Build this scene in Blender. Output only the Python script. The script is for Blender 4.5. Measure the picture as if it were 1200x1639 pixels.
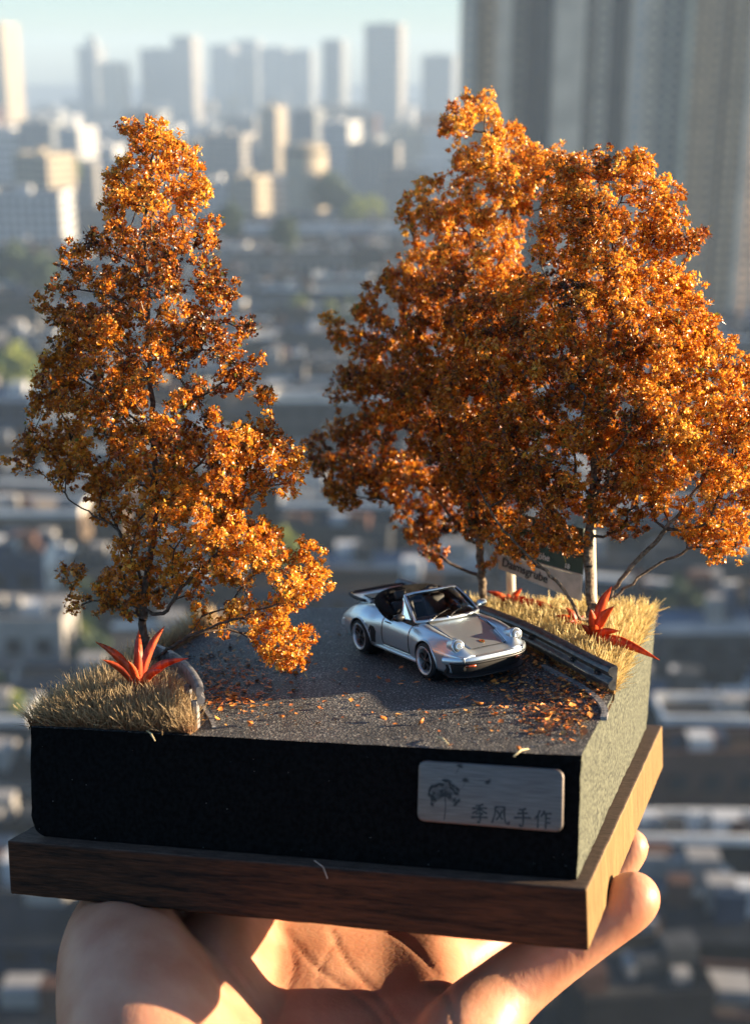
import bpy, bmesh, math, random
import numpy as np
from mathutils import Vector, Matrix

random.seed(7); np.random.seed(7)
rng = np.random.default_rng(11)
S = bpy.context.scene
for o in list(S.objects): bpy.data.objects.remove(o)
COL = S.collection
R = math.radians

# ------------------------------------------------------------ camera
PITCH = R(18.2)
FPX = 2122.8                      # focal length in pixels of the 1200 x 1639 photograph
cam = bpy.data.cameras.new('camera')
camo = bpy.data.objects.new('camera', cam); COL.objects.link(camo)
camo.location = (0, 0, 0); camo.rotation_euler = (R(90) - PITCH, 0, 0)
cam.sensor_fit = 'HORIZONTAL'; cam.sensor_width = 36; cam.lens = FPX / 1200 * 36
cam.clip_start = 0.02; cam.clip_end = 20000
cam.dof.use_dof = True; cam.dof.focus_distance = 0.362; cam.dof.aperture_fstop = 63.7 / 3.7
cam.dof.aperture_blades = 0
S.camera = camo

# ------------------------------------------------------------ world, sun, exposure
SUN_EL, SUN_AZ = R(11.5), R(2)      # azimuth from +X towards +Y
w = bpy.data.worlds.new('World'); S.world = w; w.use_nodes = True
nt = w.node_tree
sky = nt.nodes.new('ShaderNodeTexSky'); sky.sky_type = 'NISHITA'; sky.sun_disc = False
sky.sun_elevation = SUN_EL; sky.sun_rotation = R(90) - SUN_AZ
sky.air_density = 1.0; sky.dust_density = .7; sky.ozone_density = 3.5
nt.links.new(sky.outputs[0], nt.nodes['Background'].inputs[0])
nt.nodes['Background'].inputs[1].default_value = 0.056
sl = bpy.data.lights.new('sun', 'SUN'); sl.energy = 5.0; sl.angle = R(0.5); sl.color = (1.0, 0.77, 0.50)
so = bpy.data.objects.new('sun', sl); COL.objects.link(so)
sdir = Vector((math.cos(SUN_EL) * math.cos(SUN_AZ), math.cos(SUN_EL) * math.sin(SUN_AZ), math.sin(SUN_EL)))
so.rotation_euler = sdir.to_track_quat('Z', 'Y').to_euler(); so.location = (60, 0, 40)
S.view_settings.view_transform = 'Standard'; S.view_settings.look = 'None'
S.view_settings.exposure = 2.25; S.view_settings.gamma = 1
S.cycles.use_denoising = True
S.cycles.max_bounces = 6; S.cycles.volume_bounces = 0; S.cycles.transmission_bounces = 4
S.cycles.transparent_max_bounces = 6; S.cycles.glossy_bounces = 3; S.cycles.diffuse_bounces = 3
S.cycles.caustics_reflective = False; S.cycles.caustics_refractive = False
S.cycles.sample_clamp_indirect = 6

# ------------------------------------------------------------ frames: pixel <-> place
# diorama frame: x along its front edge, y to the back, z up, origin centre of the wooden base's top
RM = np.array([[0.9484566981562769, 0.034344829528624124, 0.3150401949071623],
               [-0.006214363063655536, 0.9959345504022128, -0.08986519352260662],
               [-0.3168458196255809, 0.0832754705768284, 0.944814226494289]])
TV = np.array([-0.00010108429216250724, 0.07769285509113671, 0.3903439444012721])
cp, sp = math.cos(PITCH), math.sin(PITCH)
# camera (x right, y down, z forward) -> world
C2W = np.array([[1, 0, 0], [0, -sp, cp], [0, -cp, -sp]])
B2C = RM @ np.array([[1, 0, 0], [0, 0, -1], [0, 1, 0]])
B2W = C2W @ B2C
u_, s_, vt_ = np.linalg.svd(B2W); B2W = u_ @ vt_
TW = C2W @ TV
MB = Matrix([[*B2W[0], TW[0]], [*B2W[1], TW[1]], [*B2W[2], TW[2]], [0, 0, 0, 1]])

def ray_b(u, v):                  # ray of a photograph pixel in the diorama frame: origin, direction
    d = C2W @ np.array([(u - 600) / FPX, (v - 819.5) / FPX, 1.0])
    return -B2W.T @ TW, B2W.T @ d
def on_plane(u, v, p0, n):
    o, d = ray_b(u, v); p0 = np.array(p0); n = np.array(n)
    return o + d * (n @ (p0 - o)) / (n @ d)
def at_y(u, v, y): return on_plane(u, v, (0, y, 0), (0, 1, 0))
def at_x(u, v, x): return on_plane(u, v, (x, 0, 0), (1, 0, 0))
Z0, SL, Y0 = 0.0276, 0.078, -0.066
def road_z(x, y): return Z0 + SL * (y - Y0)
def on_road(u, v, h=0.0):
    return on_plane(u, v, (0, Y0, Z0 + h), (0, -SL, 1))
def to_pix(p):                    # diorama point -> pixel
    c = RM @ np.array([p[0], -p[2], p[1]]) + TV
    return 600 + FPX * c[0] / c[2], 819.5 + FPX * c[1] / c[2]
def far(u, v, D):                 # world point on the pixel's ray at world y = D
    d = C2W @ np.array([(u - 600) / FPX, (v - 819.5) / FPX, 1.0])
    return d * (D / d[1])

# ------------------------------------------------------------ helpers
def tag(o, label=None, cat=None, group=None, kind=None):
    if label: o['label'] = label
    if cat: o['category'] = cat
    if group: o['group'] = group
    if kind: o['kind'] = kind
    return o
def empty(name, M=None):
    o = bpy.data.objects.new(name, None); COL.objects.link(o); o.empty_display_size = 0.01
    o.matrix_world = M if M is not None else MB.copy()
    return o
def link(name, me, mat=None, parent=None, M=None, smooth=False):
    o = bpy.data.objects.new(name, me); COL.objects.link(o)
    if mat is not None:
        if isinstance(mat, (list, tuple)):
            for m in mat: me.materials.append(m)
        elif not me.materials: me.materials.append(mat)
    if smooth: me.shade_smooth()
    if parent is not None: o.parent = parent
    if M is not None:
        if parent is None: o.matrix_world = M
        else: o.matrix_local = M
    elif parent is None: o.matrix_world = MB.copy()
    return o
def pyd(name, vs, fs):
    me = bpy.data.meshes.new(name); me.from_pydata([tuple(map(float, v)) for v in vs], [], fs); me.update(); return me
def npmesh(name, V, F, cols=None):
    """V (n,3), F (m,k) same k; cols per-vertex rgb"""
    me = bpy.data.meshes.new(name); n, (m, k) = len(V), F.shape
    me.vertices.add(n); me.vertices.foreach_set('co', np.ascontiguousarray(V, dtype=np.float32).ravel())
    me.loops.add(m * k); me.loops.foreach_set('vertex_index', np.ascontiguousarray(F, dtype=np.int32).ravel())
    me.polygons.add(m); me.polygons.foreach_set('loop_start', np.arange(0, m * k, k, dtype=np.int32))
    me.polygons.foreach_set('loop_total', np.full(m, k, dtype=np.int32))
    if cols is not None:
        a = me.color_attributes.new('tint', 'FLOAT_COLOR', 'POINT')
        c4 = np.ones((n, 4), dtype=np.float32); c4[:, :3] = cols; a.data.foreach_set('color', c4.ravel())
    me.update(calc_edges=True); me.validate(); return me
class MBd:
    def __init__(s): s.v = []; s.f = []
    def add(s, vs, fs):
        k = len(s.v); s.v += [tuple(map(float, v)) for v in vs]; s.f += [tuple(i + k for i in f) for f in fs]; return s
    def box(s, x0, x1, y0, y1, z0, z1, M=None, bev=0.0):
        if bev > 0:
            bm = bmesh.new(); bmesh.ops.create_cube(bm, size=1)
            for v in bm.verts: v.co = ((x0 + x1) / 2 + v.co.x * (x1 - x0), (y0 + y1) / 2 + v.co.y * (y1 - y0), (z0 + z1) / 2 + v.co.z * (z1 - z0))
            bmesh.ops.bevel(bm, geom=bm.edges[:], offset=bev, segments=3, profile=.5, affect='EDGES')
            bm.verts.index_update()
            vs = [(M @ v.co if M else v.co.copy()) for v in bm.verts]; fs = [[v.index for v in f.verts] for f in bm.faces]
            bm.free(); return s.add(vs, fs)
        vs = [Vector((x, y, z)) for z in (z0, z1) for x, y in ((x0, y0), (x1, y0), (x1, y1), (x0, y1))]
        if M: vs = [M @ v for v in vs]
        return s.add(vs, [(3, 2, 1, 0), (4, 5, 6, 7), (0, 1, 5, 4), (1, 2, 6, 5), (2, 3, 7, 6), (3, 0, 4, 7)])
    def tube(s, pts, rad, n=8, closed=False, cap=True, sx=1.0, up=None):
        pts = [Vector(p) for p in pts]; N = len(pts)
        rr = rad if isinstance(rad, (list, tuple)) else [rad] * N
        k = len(s.v); prev = None
        for i, p in enumerate(pts):
            if closed: t = pts[(i + 1) % N] - pts[i - 1]
            else: t = pts[min(i + 1, N - 1)] - pts[max(i - 1, 0)]
            if t.length < 1e-12: t = Vector((0, 0, 1))
            t.normalize()
            a = up and Vector(up) or prev or (Vector((0, 0, 1)) if abs(t.z) < .9 else Vector((1, 0, 0)))
            a = a - t * a.dot(t)
            if a.length < 1e-6: a = t.orthogonal()
            a.normalize(); prev = a; b = t.cross(a)
            for j in range(n):
                th = 2 * math.pi * j / n
                q = p + a * (rr[i] * math.cos(th)) + b * (rr[i] * sx * math.sin(th)); s.v.append(tuple(q))
        for i in range(N if closed else N - 1):
            for j in range(n):
                i2 = (i + 1) % N
                s.f.append((k + i * n + j, k + i * n + (j + 1) % n, k + i2 * n + (j + 1) % n, k + i2 * n + j))
        if cap and not closed:
            s.f.append(tuple(k + j for j in range(n))[::-1]); s.f.append(tuple(k + (N - 1) * n + j for j in range(n)))
        return s
    def lathe(s, prof, c, axis, n=24, cap=False):
        axis = Vector(axis).normalized(); a = axis.orthogonal().normalized(); b = axis.cross(a); c = Vector(c); k = len(s.v)
        for (r, h) in prof:
            for j in range(n):
                th = 2 * math.pi * j / n
                s.v.append(tuple(c + axis * h + (a * math.cos(th) + b * math.sin(th)) * r))
        for i in range(len(prof) - 1):
            for j in range(n):
                s.f.append((k + i * n + j, k + i * n + (j + 1) % n, k + (i + 1) * n + (j + 1) % n, k + (i + 1) * n + j))
        if cap:
            s.f.append(tuple(k + j for j in range(n))[::-1]); s.f.append(tuple(k + (len(prof) - 1) * n + j for j in range(n)))
        return s
    def build(s, name, mat, parent=None, smooth=False, M=None, fix=True):
        me = pyd(name, s.v, s.f)
        if fix:
            bm = bmesh.new(); bm.from_mesh(me); bmesh.ops.recalc_face_normals(bm, faces=bm.faces[:]); bm.to_mesh(me); bm.free()
        o = link(name, me, mat, parent, M)
        if smooth: me.shade_smooth()
        if smooth == 'auto':
            me.set_sharp_from_angle(angle=R(40))
        return o

# ------------------------------------------------------------ materials
MATS = {}
def mat(name, col, rough=.6, metal=0.0, col2=None, scale=50., detail=5, bump=0.0, bscale=None, bdist=.001, stretch=(1, 1, 1),
        contrast=(.35, .65), spec=.5, coat=0., sss=None, alpha=None, trans=0., coords='Object'):
    m = bpy.data.materials.new(name); m.use_nodes = True; n = m.node_tree; L = n.links
    b = n.nodes['Principled BSDF']
    b.inputs['Base Color'].default_value = (*col, 1); b.inputs['Roughness'].default_value = rough; b.inputs['Metallic'].default_value = metal
    b.inputs['Specular IOR Level'].default_value = spec; b.inputs['Coat Weight'].default_value = coat
    b.inputs['Coat Roughness'].default_value = .08
    if trans: b.inputs['Transmission Weight'].default_value = trans
    tc = n.nodes.new('ShaderNodeTexCoord'); mp = n.nodes.new('ShaderNodeMapping'); mp.inputs['Scale'].default_value = stretch
    L.new(tc.outputs[coords], mp.inputs[0])
    if col2 is not None:
        nz = n.nodes.new('ShaderNodeTexNoise'); nz.inputs['Scale'].default_value = scale; nz.inputs['Detail'].default_value = detail
        L.new(mp.outputs[0], nz.inputs['Vector'])
        cr = n.nodes.new('ShaderNodeValToRGB'); cr.color_ramp.elements[0].position = contrast[0]; cr.color_ramp.elements[1].position = contrast[1]
        cr.color_ramp.elements[0].color = (*col, 1); cr.color_ramp.elements[1].color = (*col2, 1)
        L.new(nz.outputs['Fac'], cr.inputs[0]); L.new(cr.outputs[0], b.inputs['Base Color'])
    if bump:
        nb = n.nodes.new('ShaderNodeTexNoise'); nb.inputs['Scale'].default_value = bscale or scale; nb.inputs['Detail'].default_value = 6
        L.new(mp.outputs[0], nb.inputs['Vector'])
        bp = n.nodes.new('ShaderNodeBump'); bp.inputs['Strength'].default_value = bump; bp.inputs['Distance'].default_value = bdist
        L.new(nb.outputs['Fac'], bp.inputs['Height']); L.new(bp.outputs[0], b.inputs['Normal'])
    MATS[name] = m
    return m

# ============================================================ THE CITY (real distances, ground 75 m below)
GZ = -75.0
cg = mat('city_ground', (.012, .013, .016), .9, col2=(.04, .038, .035), scale=.05, detail=8, spec=.03)
me = pyd('ground', [(-9000, -2000, GZ), (9000, -2000, GZ), (9000, 14000, GZ), (-9000, 14000, GZ)], [(0, 1, 2, 3)])
tag(link('ground', me, cg, M=Matrix()), kind='structure')
WALLC = {'white': ((.48, .49, .50), (.40, .41, .42)), 'pale': ((.28, .27, .26), (.21, .205, .20)), 'cream': ((.36, .32, .25), (.30, .26, .20)),
         'grey': ((.055, .058, .064), (.035, .037, .041)), 'tan': ((.15, .11, .075), (.10, .075, .055)), 'dark': ((.012, .012, .014), (.006, .006, .008)),
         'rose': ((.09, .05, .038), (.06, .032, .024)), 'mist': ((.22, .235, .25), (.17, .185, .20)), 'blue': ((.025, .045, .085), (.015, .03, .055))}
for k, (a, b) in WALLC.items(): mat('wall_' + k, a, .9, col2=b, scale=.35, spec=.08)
ROOFC = {'slate': ((.008, .010, .015), (.024, .028, .036)), 'tile': ((.014, .010, .008), (.04, .025, .018)), 'white': ((.7, .7, .69), (.5, .5, .5)),
         'grey': ((.022, .023, .026), (.06, .058, .055)), 'bluetin': ((.04, .07, .12), (.08, .12, .18)), 'tan': ((.36, .27, .17), (.26, .20, .14))}
for k, (a, b) in ROOFC.items(): mat('roof_' + k, a, .95, col2=b, scale=.25, detail=7, spec=.05)
mat('window_glass', (.012, .016, .022), .2, spec=.3)
mat('window_pale', (.22, .24, .26), .3)
mat('coping', (.78, .77, .74), .7, col2=(.6, .6, .58), scale=.3)

WT = {'pale': (.72, .58, .43), 'tan': (.60, .38, .20), 'grey': (.24, .18, .125), 'dark': (.045, .042, .045), 'cream': (.50, .46, .34)}
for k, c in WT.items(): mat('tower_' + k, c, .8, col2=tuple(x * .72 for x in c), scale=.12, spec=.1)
def windows_on(mb, x0, x1, y, z0, z1, dx, dz, M, ww=.55, wh=.5, side=None):
    nx = max(1, int((x1 - x0) / dx)); nz = max(1, int((z1 - z0) / dz))
    if nx * nz > 1500: dx *= 2; dz *= 2; nx = max(1, nx // 2); nz = max(1, nz // 2)
    px = (x1 - x0) / nx; pz = (z1 - z0) / nz
    for i in range(nx):
        for k in range(nz):
            a = x0 + px * (i + .5 - ww / 2); b = a + px * ww; c = z0 + pz * (k + .5 - wh / 2); d = c + pz * wh
            if side is None: q = [(a, y, c), (b, y, c), (b, y, d), (a, y, d)]
            else: q = [(side, a, c), (side, b, c), (side, b, d), (side, a, d)]
            mb.add([M @ Vector(p) for p in q], [(0, 1, 2, 3)])
def building(u0, u1, vt, D, depth, wall, roof='grey', rz=0., kind='flat', win=True, label='', group=None, cat='building',
             name='building', wy=3.2, parapet=None, glass='window_glass', huts=0):
    a = far(u0, vt, D); b = far(u1, vt, D)
    W = abs(b[0] - a[0]); h = a[2] - GZ; cx = (a[0] + b[0]) / 2
    if h < 3: h = 3
    root = empty(name, Matrix.Translation((cx, D + depth / 2, GZ)) @ Matrix.Rotation(rz, 4, 'Z'))
    tag(root, label, cat, group)
    x, y = W / 2, depth / 2
    mb = MBd().box(-x, x, -y, y, 0, h)
    mb.build('wall', MATS['wall_' + wall], root)
    rb = MBd()
    if kind == 'gable':
        e = .9; rh = min(depth * .28, 4.5)
        rb.add([(-x - e, -y - e, h), (x + e, -y - e, h), (x + e, y + e, h), (-x - e, y + e, h), (-x - e, 0, h + rh), (x + e, 0, h + rh)],
               [(0, 1, 5, 4), (2, 3, 4, 5), (0, 4, 3), (1, 2, 5), (3, 2, 1, 0)])
        rb.build('roof', MATS['roof_' + roof], root)
        if parapet: MBd().box(-x - e, x + e, -.35, .35, h + rh - .2, h + rh + .45).build('ridge', MATS['coping'], root)
    else:
        rb.box(-x + .3, x - .3, -y + .3, y - .3, h - .2, h + .06)
        rb.build('roof', MATS['roof_' + roof], root)
        p = MBd(); ph = .9
        for q in ((-x - .05, x + .05, -y - .05, -y + .3), (-x - .05, x + .05, y - .3, y + .05), (-x - .05, -x + .3, -y + .3, y - .3), (x - .3, x + .05, -y + .3, y - .3)):
            p.box(*q, h, h + ph)
        p.build('parapet', MATS['coping' if parapet else 'wall_' + wall], root)
        if W > 14 and depth > 9 and h > 12:
            MBd().box(-x * .3, x * .1, -2.2, 2.2, h + .06, h + 3.2).build('stair_house', MATS['wall_' + wall], root)
    for k in range(huts):
        hx = rng.uniform(-x * .8, x * .8); hy = rng.uniform(-y * .5, y * .4); s_ = rng.uniform(.5, 1.4); hh_ = rng.uniform(1.2, 2.6)
        zb2 = h - .1; MBd().box(hx - s_ * 1.3, hx + s_ * 1.3, hy - s_, hy + s_, zb2, zb2 + hh_ + (1.6 if kind == 'gable' else 0)).build('roof_hut', MATS['wall_' + ['white', 'blue', 'pale', 'rose', 'pale', 'grey'][rng.integers(6)]], root)
    if win:
        wb = MBd(); I = Matrix()
        windows_on(wb, -x + .6, x - .6, -y - .06, 1, h - .8, 3.4, wy, I)
        windows_on(wb, -y + .6, y - .6, 0, 1, h - .8, 3.4, wy, I, side=x + .06)
        tag(wb.build('windows', MATS[glass], root, fix=False), kind='stuff')
    return root

# --- the towers on the right, three blocks of one estate, each of vertical bays
def tower(strips, D, vt, depth, label):
    """strips: (u0, u1, wall, forward offset, windows?)"""
    u0, u1 = strips[0][0], strips[-1][1]
    cxw = (far(u0, 500, D)[0] + far(u1, 500, D)[0]) / 2
    root = empty('apartment_tower', Matrix.Translation((cxw, D, GZ))); tag(root, label, 'tower block', 'apartment towers rising out of the picture on the right')
    h = 150.0
    for (a, b, wl, off, win) in strips:
        # tower edges must stay vertical: take x at mid height of the frame
        xa, xb = far(a, 250, D)[0] - cxw, far(b, 250, D)[0] - cxw
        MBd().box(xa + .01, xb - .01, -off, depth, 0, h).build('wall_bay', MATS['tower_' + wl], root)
        if win:
            wb = MBd(); fl = MBd(); n = 50; pz = h / n; nx = max(1, round((xb - xa) / 3.3)); px = (xb - xa) / nx
            for k in range(n):
                for i in range(nx):
                    c = xa + px * (i + .5)
                    wb.box(c - px * .33, c + px * .33, -off - .05, -off + .1, k * pz + .9, k * pz + 2.4)
                if win == 2: fl.box(xa + .2, xb - .2, -off - 1.3, -off - .06, k * pz - .15, k * pz + .75)
            tag(wb.build('windows', MATS['window_glass' if win != 3 else 'window_pale'], root, fix=False), kind='stuff')
            if fl.v: tag(fl.build('balconies', MATS['wall_pale'], root, fix=False), kind='stuff')
    MBd().box(far(u0, 250, D)[0] - cxw + 1, far(u1, 250, D)[0] - cxw - 1, 2, depth - 1, h, h + 4).build('roof', MATS['roof_grey'], root)
    return root
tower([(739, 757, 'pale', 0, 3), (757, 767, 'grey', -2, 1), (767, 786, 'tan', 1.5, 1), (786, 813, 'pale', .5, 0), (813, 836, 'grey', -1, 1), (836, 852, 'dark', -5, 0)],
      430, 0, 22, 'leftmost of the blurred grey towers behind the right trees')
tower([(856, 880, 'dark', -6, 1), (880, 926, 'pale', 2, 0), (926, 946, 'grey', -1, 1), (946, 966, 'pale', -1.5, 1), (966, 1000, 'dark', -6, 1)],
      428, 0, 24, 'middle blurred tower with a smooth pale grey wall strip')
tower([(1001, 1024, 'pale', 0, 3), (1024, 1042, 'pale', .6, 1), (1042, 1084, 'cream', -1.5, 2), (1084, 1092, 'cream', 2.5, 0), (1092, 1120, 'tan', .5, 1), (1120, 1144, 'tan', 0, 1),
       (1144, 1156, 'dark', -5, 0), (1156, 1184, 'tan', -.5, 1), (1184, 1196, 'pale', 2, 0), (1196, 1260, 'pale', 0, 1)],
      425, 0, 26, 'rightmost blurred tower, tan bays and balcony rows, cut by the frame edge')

# --- skyline
SK = 'hazy towers on the skyline'
sk = [(-14, 9, 38, 1500, 'cream', 'pale slim tower at the left edge of the skyline'),
      (126, 158, 74, 2100, 'grey', 'hazy stepped tower left of the left tree top'),
      (138, 150, 58, 2110, 'grey', 'hazy narrow spire tower behind the stepped one'),
      (160, 196, 100, 2000, 'cream', 'low cream hazy block right of the spire tower'),
      (226, 282, 78, 2050, 'grey', 'wide flat hazy block above the left tree top'),
      (278, 312, 58, 2000, 'pale', 'taller hazy tower with a sunlit right flank'),
      (338, 374, 72, 2300, 'grey', 'first hazy tower of the row in the middle skyline'),
      (376, 416, 64, 2350, 'grey', 'second, highest hazy tower of the middle row'),
      (418, 462, 76, 2300, 'grey', 'third hazy tower of the middle row'),
      (464, 502, 80, 2300, 'grey', 'last, lowest hazy tower of the middle row'),
      (520, 552, 64, 1900, 'grey', 'slim hazy tower standing alone left of the tallest'),
      (588, 646, 38, 1750, 'pale', 'tallest hazy skyline tower left of the grey estate'),
      (680, 730, 88, 1950, 'blue', 'bluish hazy block between the tallest tower and the estate')]
for (a, b, vt, D, wl, lb) in sk:
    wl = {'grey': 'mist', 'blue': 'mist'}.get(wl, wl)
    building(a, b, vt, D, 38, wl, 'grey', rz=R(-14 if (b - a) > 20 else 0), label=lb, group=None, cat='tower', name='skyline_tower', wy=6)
# far low fabric under the skyline
for i in range(150):
    D = rng.uniform(1000, 2700); u = rng.uniform(-40, 745)
    h = rng.choice([14, 20, 28, 36, 48], p=[.28, .3, .2, .15, .07]); wd = rng.uniform(16, 46)
    x = far(u, 200, D)[0]; 
    vt = 819.5 + FPX * math.tan(PITCH + math.atan2(-(GZ + h), D) - 2 * 0) if False else None
    # pixel of the roof height
    zc = GZ + h; c = C2W.T @ np.array([x, D, zc]); u2, v2 = 600 + FPX * c[0] / c[2], 819.5 + FPX * c[1] / c[2]
    du = wd / 2 / D * FPX
    wl = ['white', 'pale', 'cream', 'white', 'mist', 'rose', 'mist'][rng.integers(7)]
    building(u2 - du, u2 + du, v2, D, rng.uniform(14, 30), wl, ['grey', 'slate', 'white'][rng.integers(3)], rz=R(rng.choice([-18, -10, 0, 8])),
             label='hazy %s block of %d floors under the skyline, %s' % ({'mist': 'pale grey', 'pale': 'beige'}.get(str(wl), str(wl)), int(h / 3), 'at the left' if u2 < 200 else 'above the left tree' if u2 < 330 else 'between the two tree tops' if u2 < 600 else 'beside the grey towers'), group='hazy far blocks under the skyline', name='far_block', wy=5)
# mid distance white and cream slabs
mid = [(-30, 96, 312, 600, 26, 'white', 'white slab with window grid at the left edge behind the left tree', 0),
       (20, 104, 248, 700, 18, 'cream', 'sunlit cream block above the white slab on the left', -35),
       (100, 150, 262, 820, 18, 'pale', 'pale block between the cream one and the left tree', 0),
       (330, 372, 290, 750, 16, 'white', 'white five storey block right of the left tree', -22),
       (374, 424, 284, 740, 14, 'cream', 'cream windowed block beside the white block right of the left tree', -30),
       (428, 512, 284, 760, 16, 'white', 'second white block left of the dark green tree', -6),
       (452, 480, 236, 800, 20, 'pale', 'pale block behind the cream drum building', 0),
       (560, 640, 232, 900, 18, 'pale', 'pale long block just left of the back tree top', -10),
       (330, 400, 216, 950, 20, 'pale', 'pale block in the haze right of the left tree top', -25),
       (420, 450, 172, 1100, 20, 'cream', 'slim cream block in the middle haze', -20),
       (470, 512, 176, 1050, 18, 'mist', 'grey slim block in the middle haze', -20),
       (610, 690, 276, 780, 16, 'pale', 'pale block half hidden by the back tree left crown', 0),
       (200, 262, 178, 1050, 20, 'mist', 'grey hazy block directly above the left tree', -20),
       (30, 90, 196, 1000, 20, 'mist', 'bluish block in the haze at the left', -15),
       (96, 140, 206, 940, 20, 'white', 'white block in the haze at the left', -28),
       (520, 570, 196, 960, 20, 'white', 'white block in the haze above the dark green tree', -25)]
for (a, b, vt, D, dp, wl, lb, rz) in mid:
    building(a, b, vt, D, dp, wl, 'slate' if wl == 'white' else 'grey', rz=R(rz), label=lb, name='apartment_block', wy=3.4)
# round cream building
r0 = far(488, 262, 700); root = empty('round_building', Matrix.Translation((r0[0], 712, GZ))); tag(root, 'round sunlit cream building above the dark green tree', 'building')
hh = far(488, 238, 700)[2] - GZ
MBd().lathe([(11, 0), (11, hh), (10, hh), (10, hh + 1.5), (.1, hh + 3)], (0, 0, 0), (0, 0, 1), 28).build('wall', MATS['wall_cream'], root, smooth='auto')
MBd().lathe([(11.06, hh - 3), (11.06, hh - 1.4)], (0, 0, 0), (0, 0, 1), 28).build('window', MATS['window_glass'], root)

# --- city trees: trunk and a crown of many leaf-sized faces
for nm, c1, c2 in (('leaf_dark', (.018, .04, .018), (.05, .085, .03)), ('leaf_lime', (.10, .15, .02), (.26, .28, .04))):
    mat(nm, c1, .7, col2=c2, scale=.6)
mat('city_bark', (.05, .04, .03), .9)
def city_tree(u, v_top, D, r, m, label, group=None):
    t = far(u, v_top, D); base = GZ; h = t[2] - base
    root = empty('city_tree', Matrix.Translation((t[0], D, base))); tag(root, label, 'tree', group)
    MBd().tube([(0, 0, 0), (.1, 0, h * .4), (0, .2, h * .8)], [r * .08, r * .06, r * .02], 7).build('trunk', MATS['city_bark'], root)
    n = 2600 if group is None else 700; d = rng.normal(size=(n, 3)); d /= np.linalg.norm(d, axis=1)[:, None]
    lump = 1 + .22 * np.sin(d[:, 0] * 5 + u) * np.cos(d[:, 2] * 6 + u) + .15 * np.sin(d[:, 1] * 9)
    rr = (rng.uniform(.45, 1, n) ** .5) * lump
    P = d * rr[:, None] * np.array([r, r, min(r * 1.15, h * .45)]) + np.array([0, 0, h - min(r * 1.1, h * .42)])
    a = rng.normal(size=(n, 3)); a /= np.linalg.norm(a, axis=1)[:, None]; b = np.cross(a, rng.normal(size=(n, 3))); b /= np.linalg.norm(b, axis=1)[:, None]
    s = r * (.11 if group is None else .17)
    V = np.stack([P - a * s, P + b * s, P + a * s, P - b * s], 1).reshape(-1, 3); F = np.arange(4 * n).reshape(n, 4)
    tag(link('crown', npmesh('crown', V, F), m, root), kind='stuff')
trs = [(527, 276, 700, 8, 'leaf_dark', 'tall dark green tree beside the white blocks, left of the back tree'),
       (548, 300, 690, 7, 'leaf_dark', 'dark green bushy tree right of the tall one'),
       (590, 316, 690, 8, 'leaf_lime', 'sunlit yellow green tree touching the back tree crown'),
       (566, 322, 670, 6, 'leaf_lime', 'smaller lime tree beside the dark green trees'),
       (20, 398, 470, 8, 'leaf_dark', 'dark green tree below the white slab at the left edge'),
       (60, 408, 455, 6, 'leaf_dark', 'dark green tree second from the left edge below the slab'),
       (110, 252, 800, 6, 'leaf_lime', 'small lime tree beside the sunlit cream block'),
       (16, 560, 300, 5.5, 'leaf_lime', 'yellow green tree at the left edge beside the left crown'),
       (365, 330, 500, 5, 'leaf_dark', 'dark tree just right of the left tree top'),
       (112, 985, 168, 3.6, 'leaf_lime', 'yellow green tree low at the left above the dry grass'),
       (128, 935, 175, 3.0, 'leaf_dark', 'green tree behind the lime one low on the left'),
       (455, 348, 500, 5, 'leaf_dark', 'low dark tree in front of the white blocks'),
       (1085, 935, 165, 3.0, 'leaf_dark', 'dark tree right of the right grass clump'),
       (870, 1590, 118, 2.4, 'leaf_dark', 'dark green tree low right beside the hand')]
for a in trs: city_tree(*a[:4], MATS[a[4]], a[5])

for k in range(46):
    D_ = float(rng.uniform(110, 420)); x_ = float(rng.uniform(-.33, .33) * D_); hz2 = float(rng.uniform(6, 10))
    c_ = C2W.T @ np.array([x_, D_, GZ + hz2]); city_tree(600 + FPX * c_[0] / c_[2], 819.5 + FPX * c_[1] / c_[2], D_, float(rng.uniform(1.8, 3.6)), MATS['leaf_dark' if k % 3 else 'leaf_lime'],
                                                         'blurred %s street tree among the %s low houses, %s' % ('dark green' if k % 3 else 'yellow green', 'near' if D_ < 200 else 'far', 'left half' if x_ < 0 else 'right half'), 'blurred trees of the old quarter')
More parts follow.
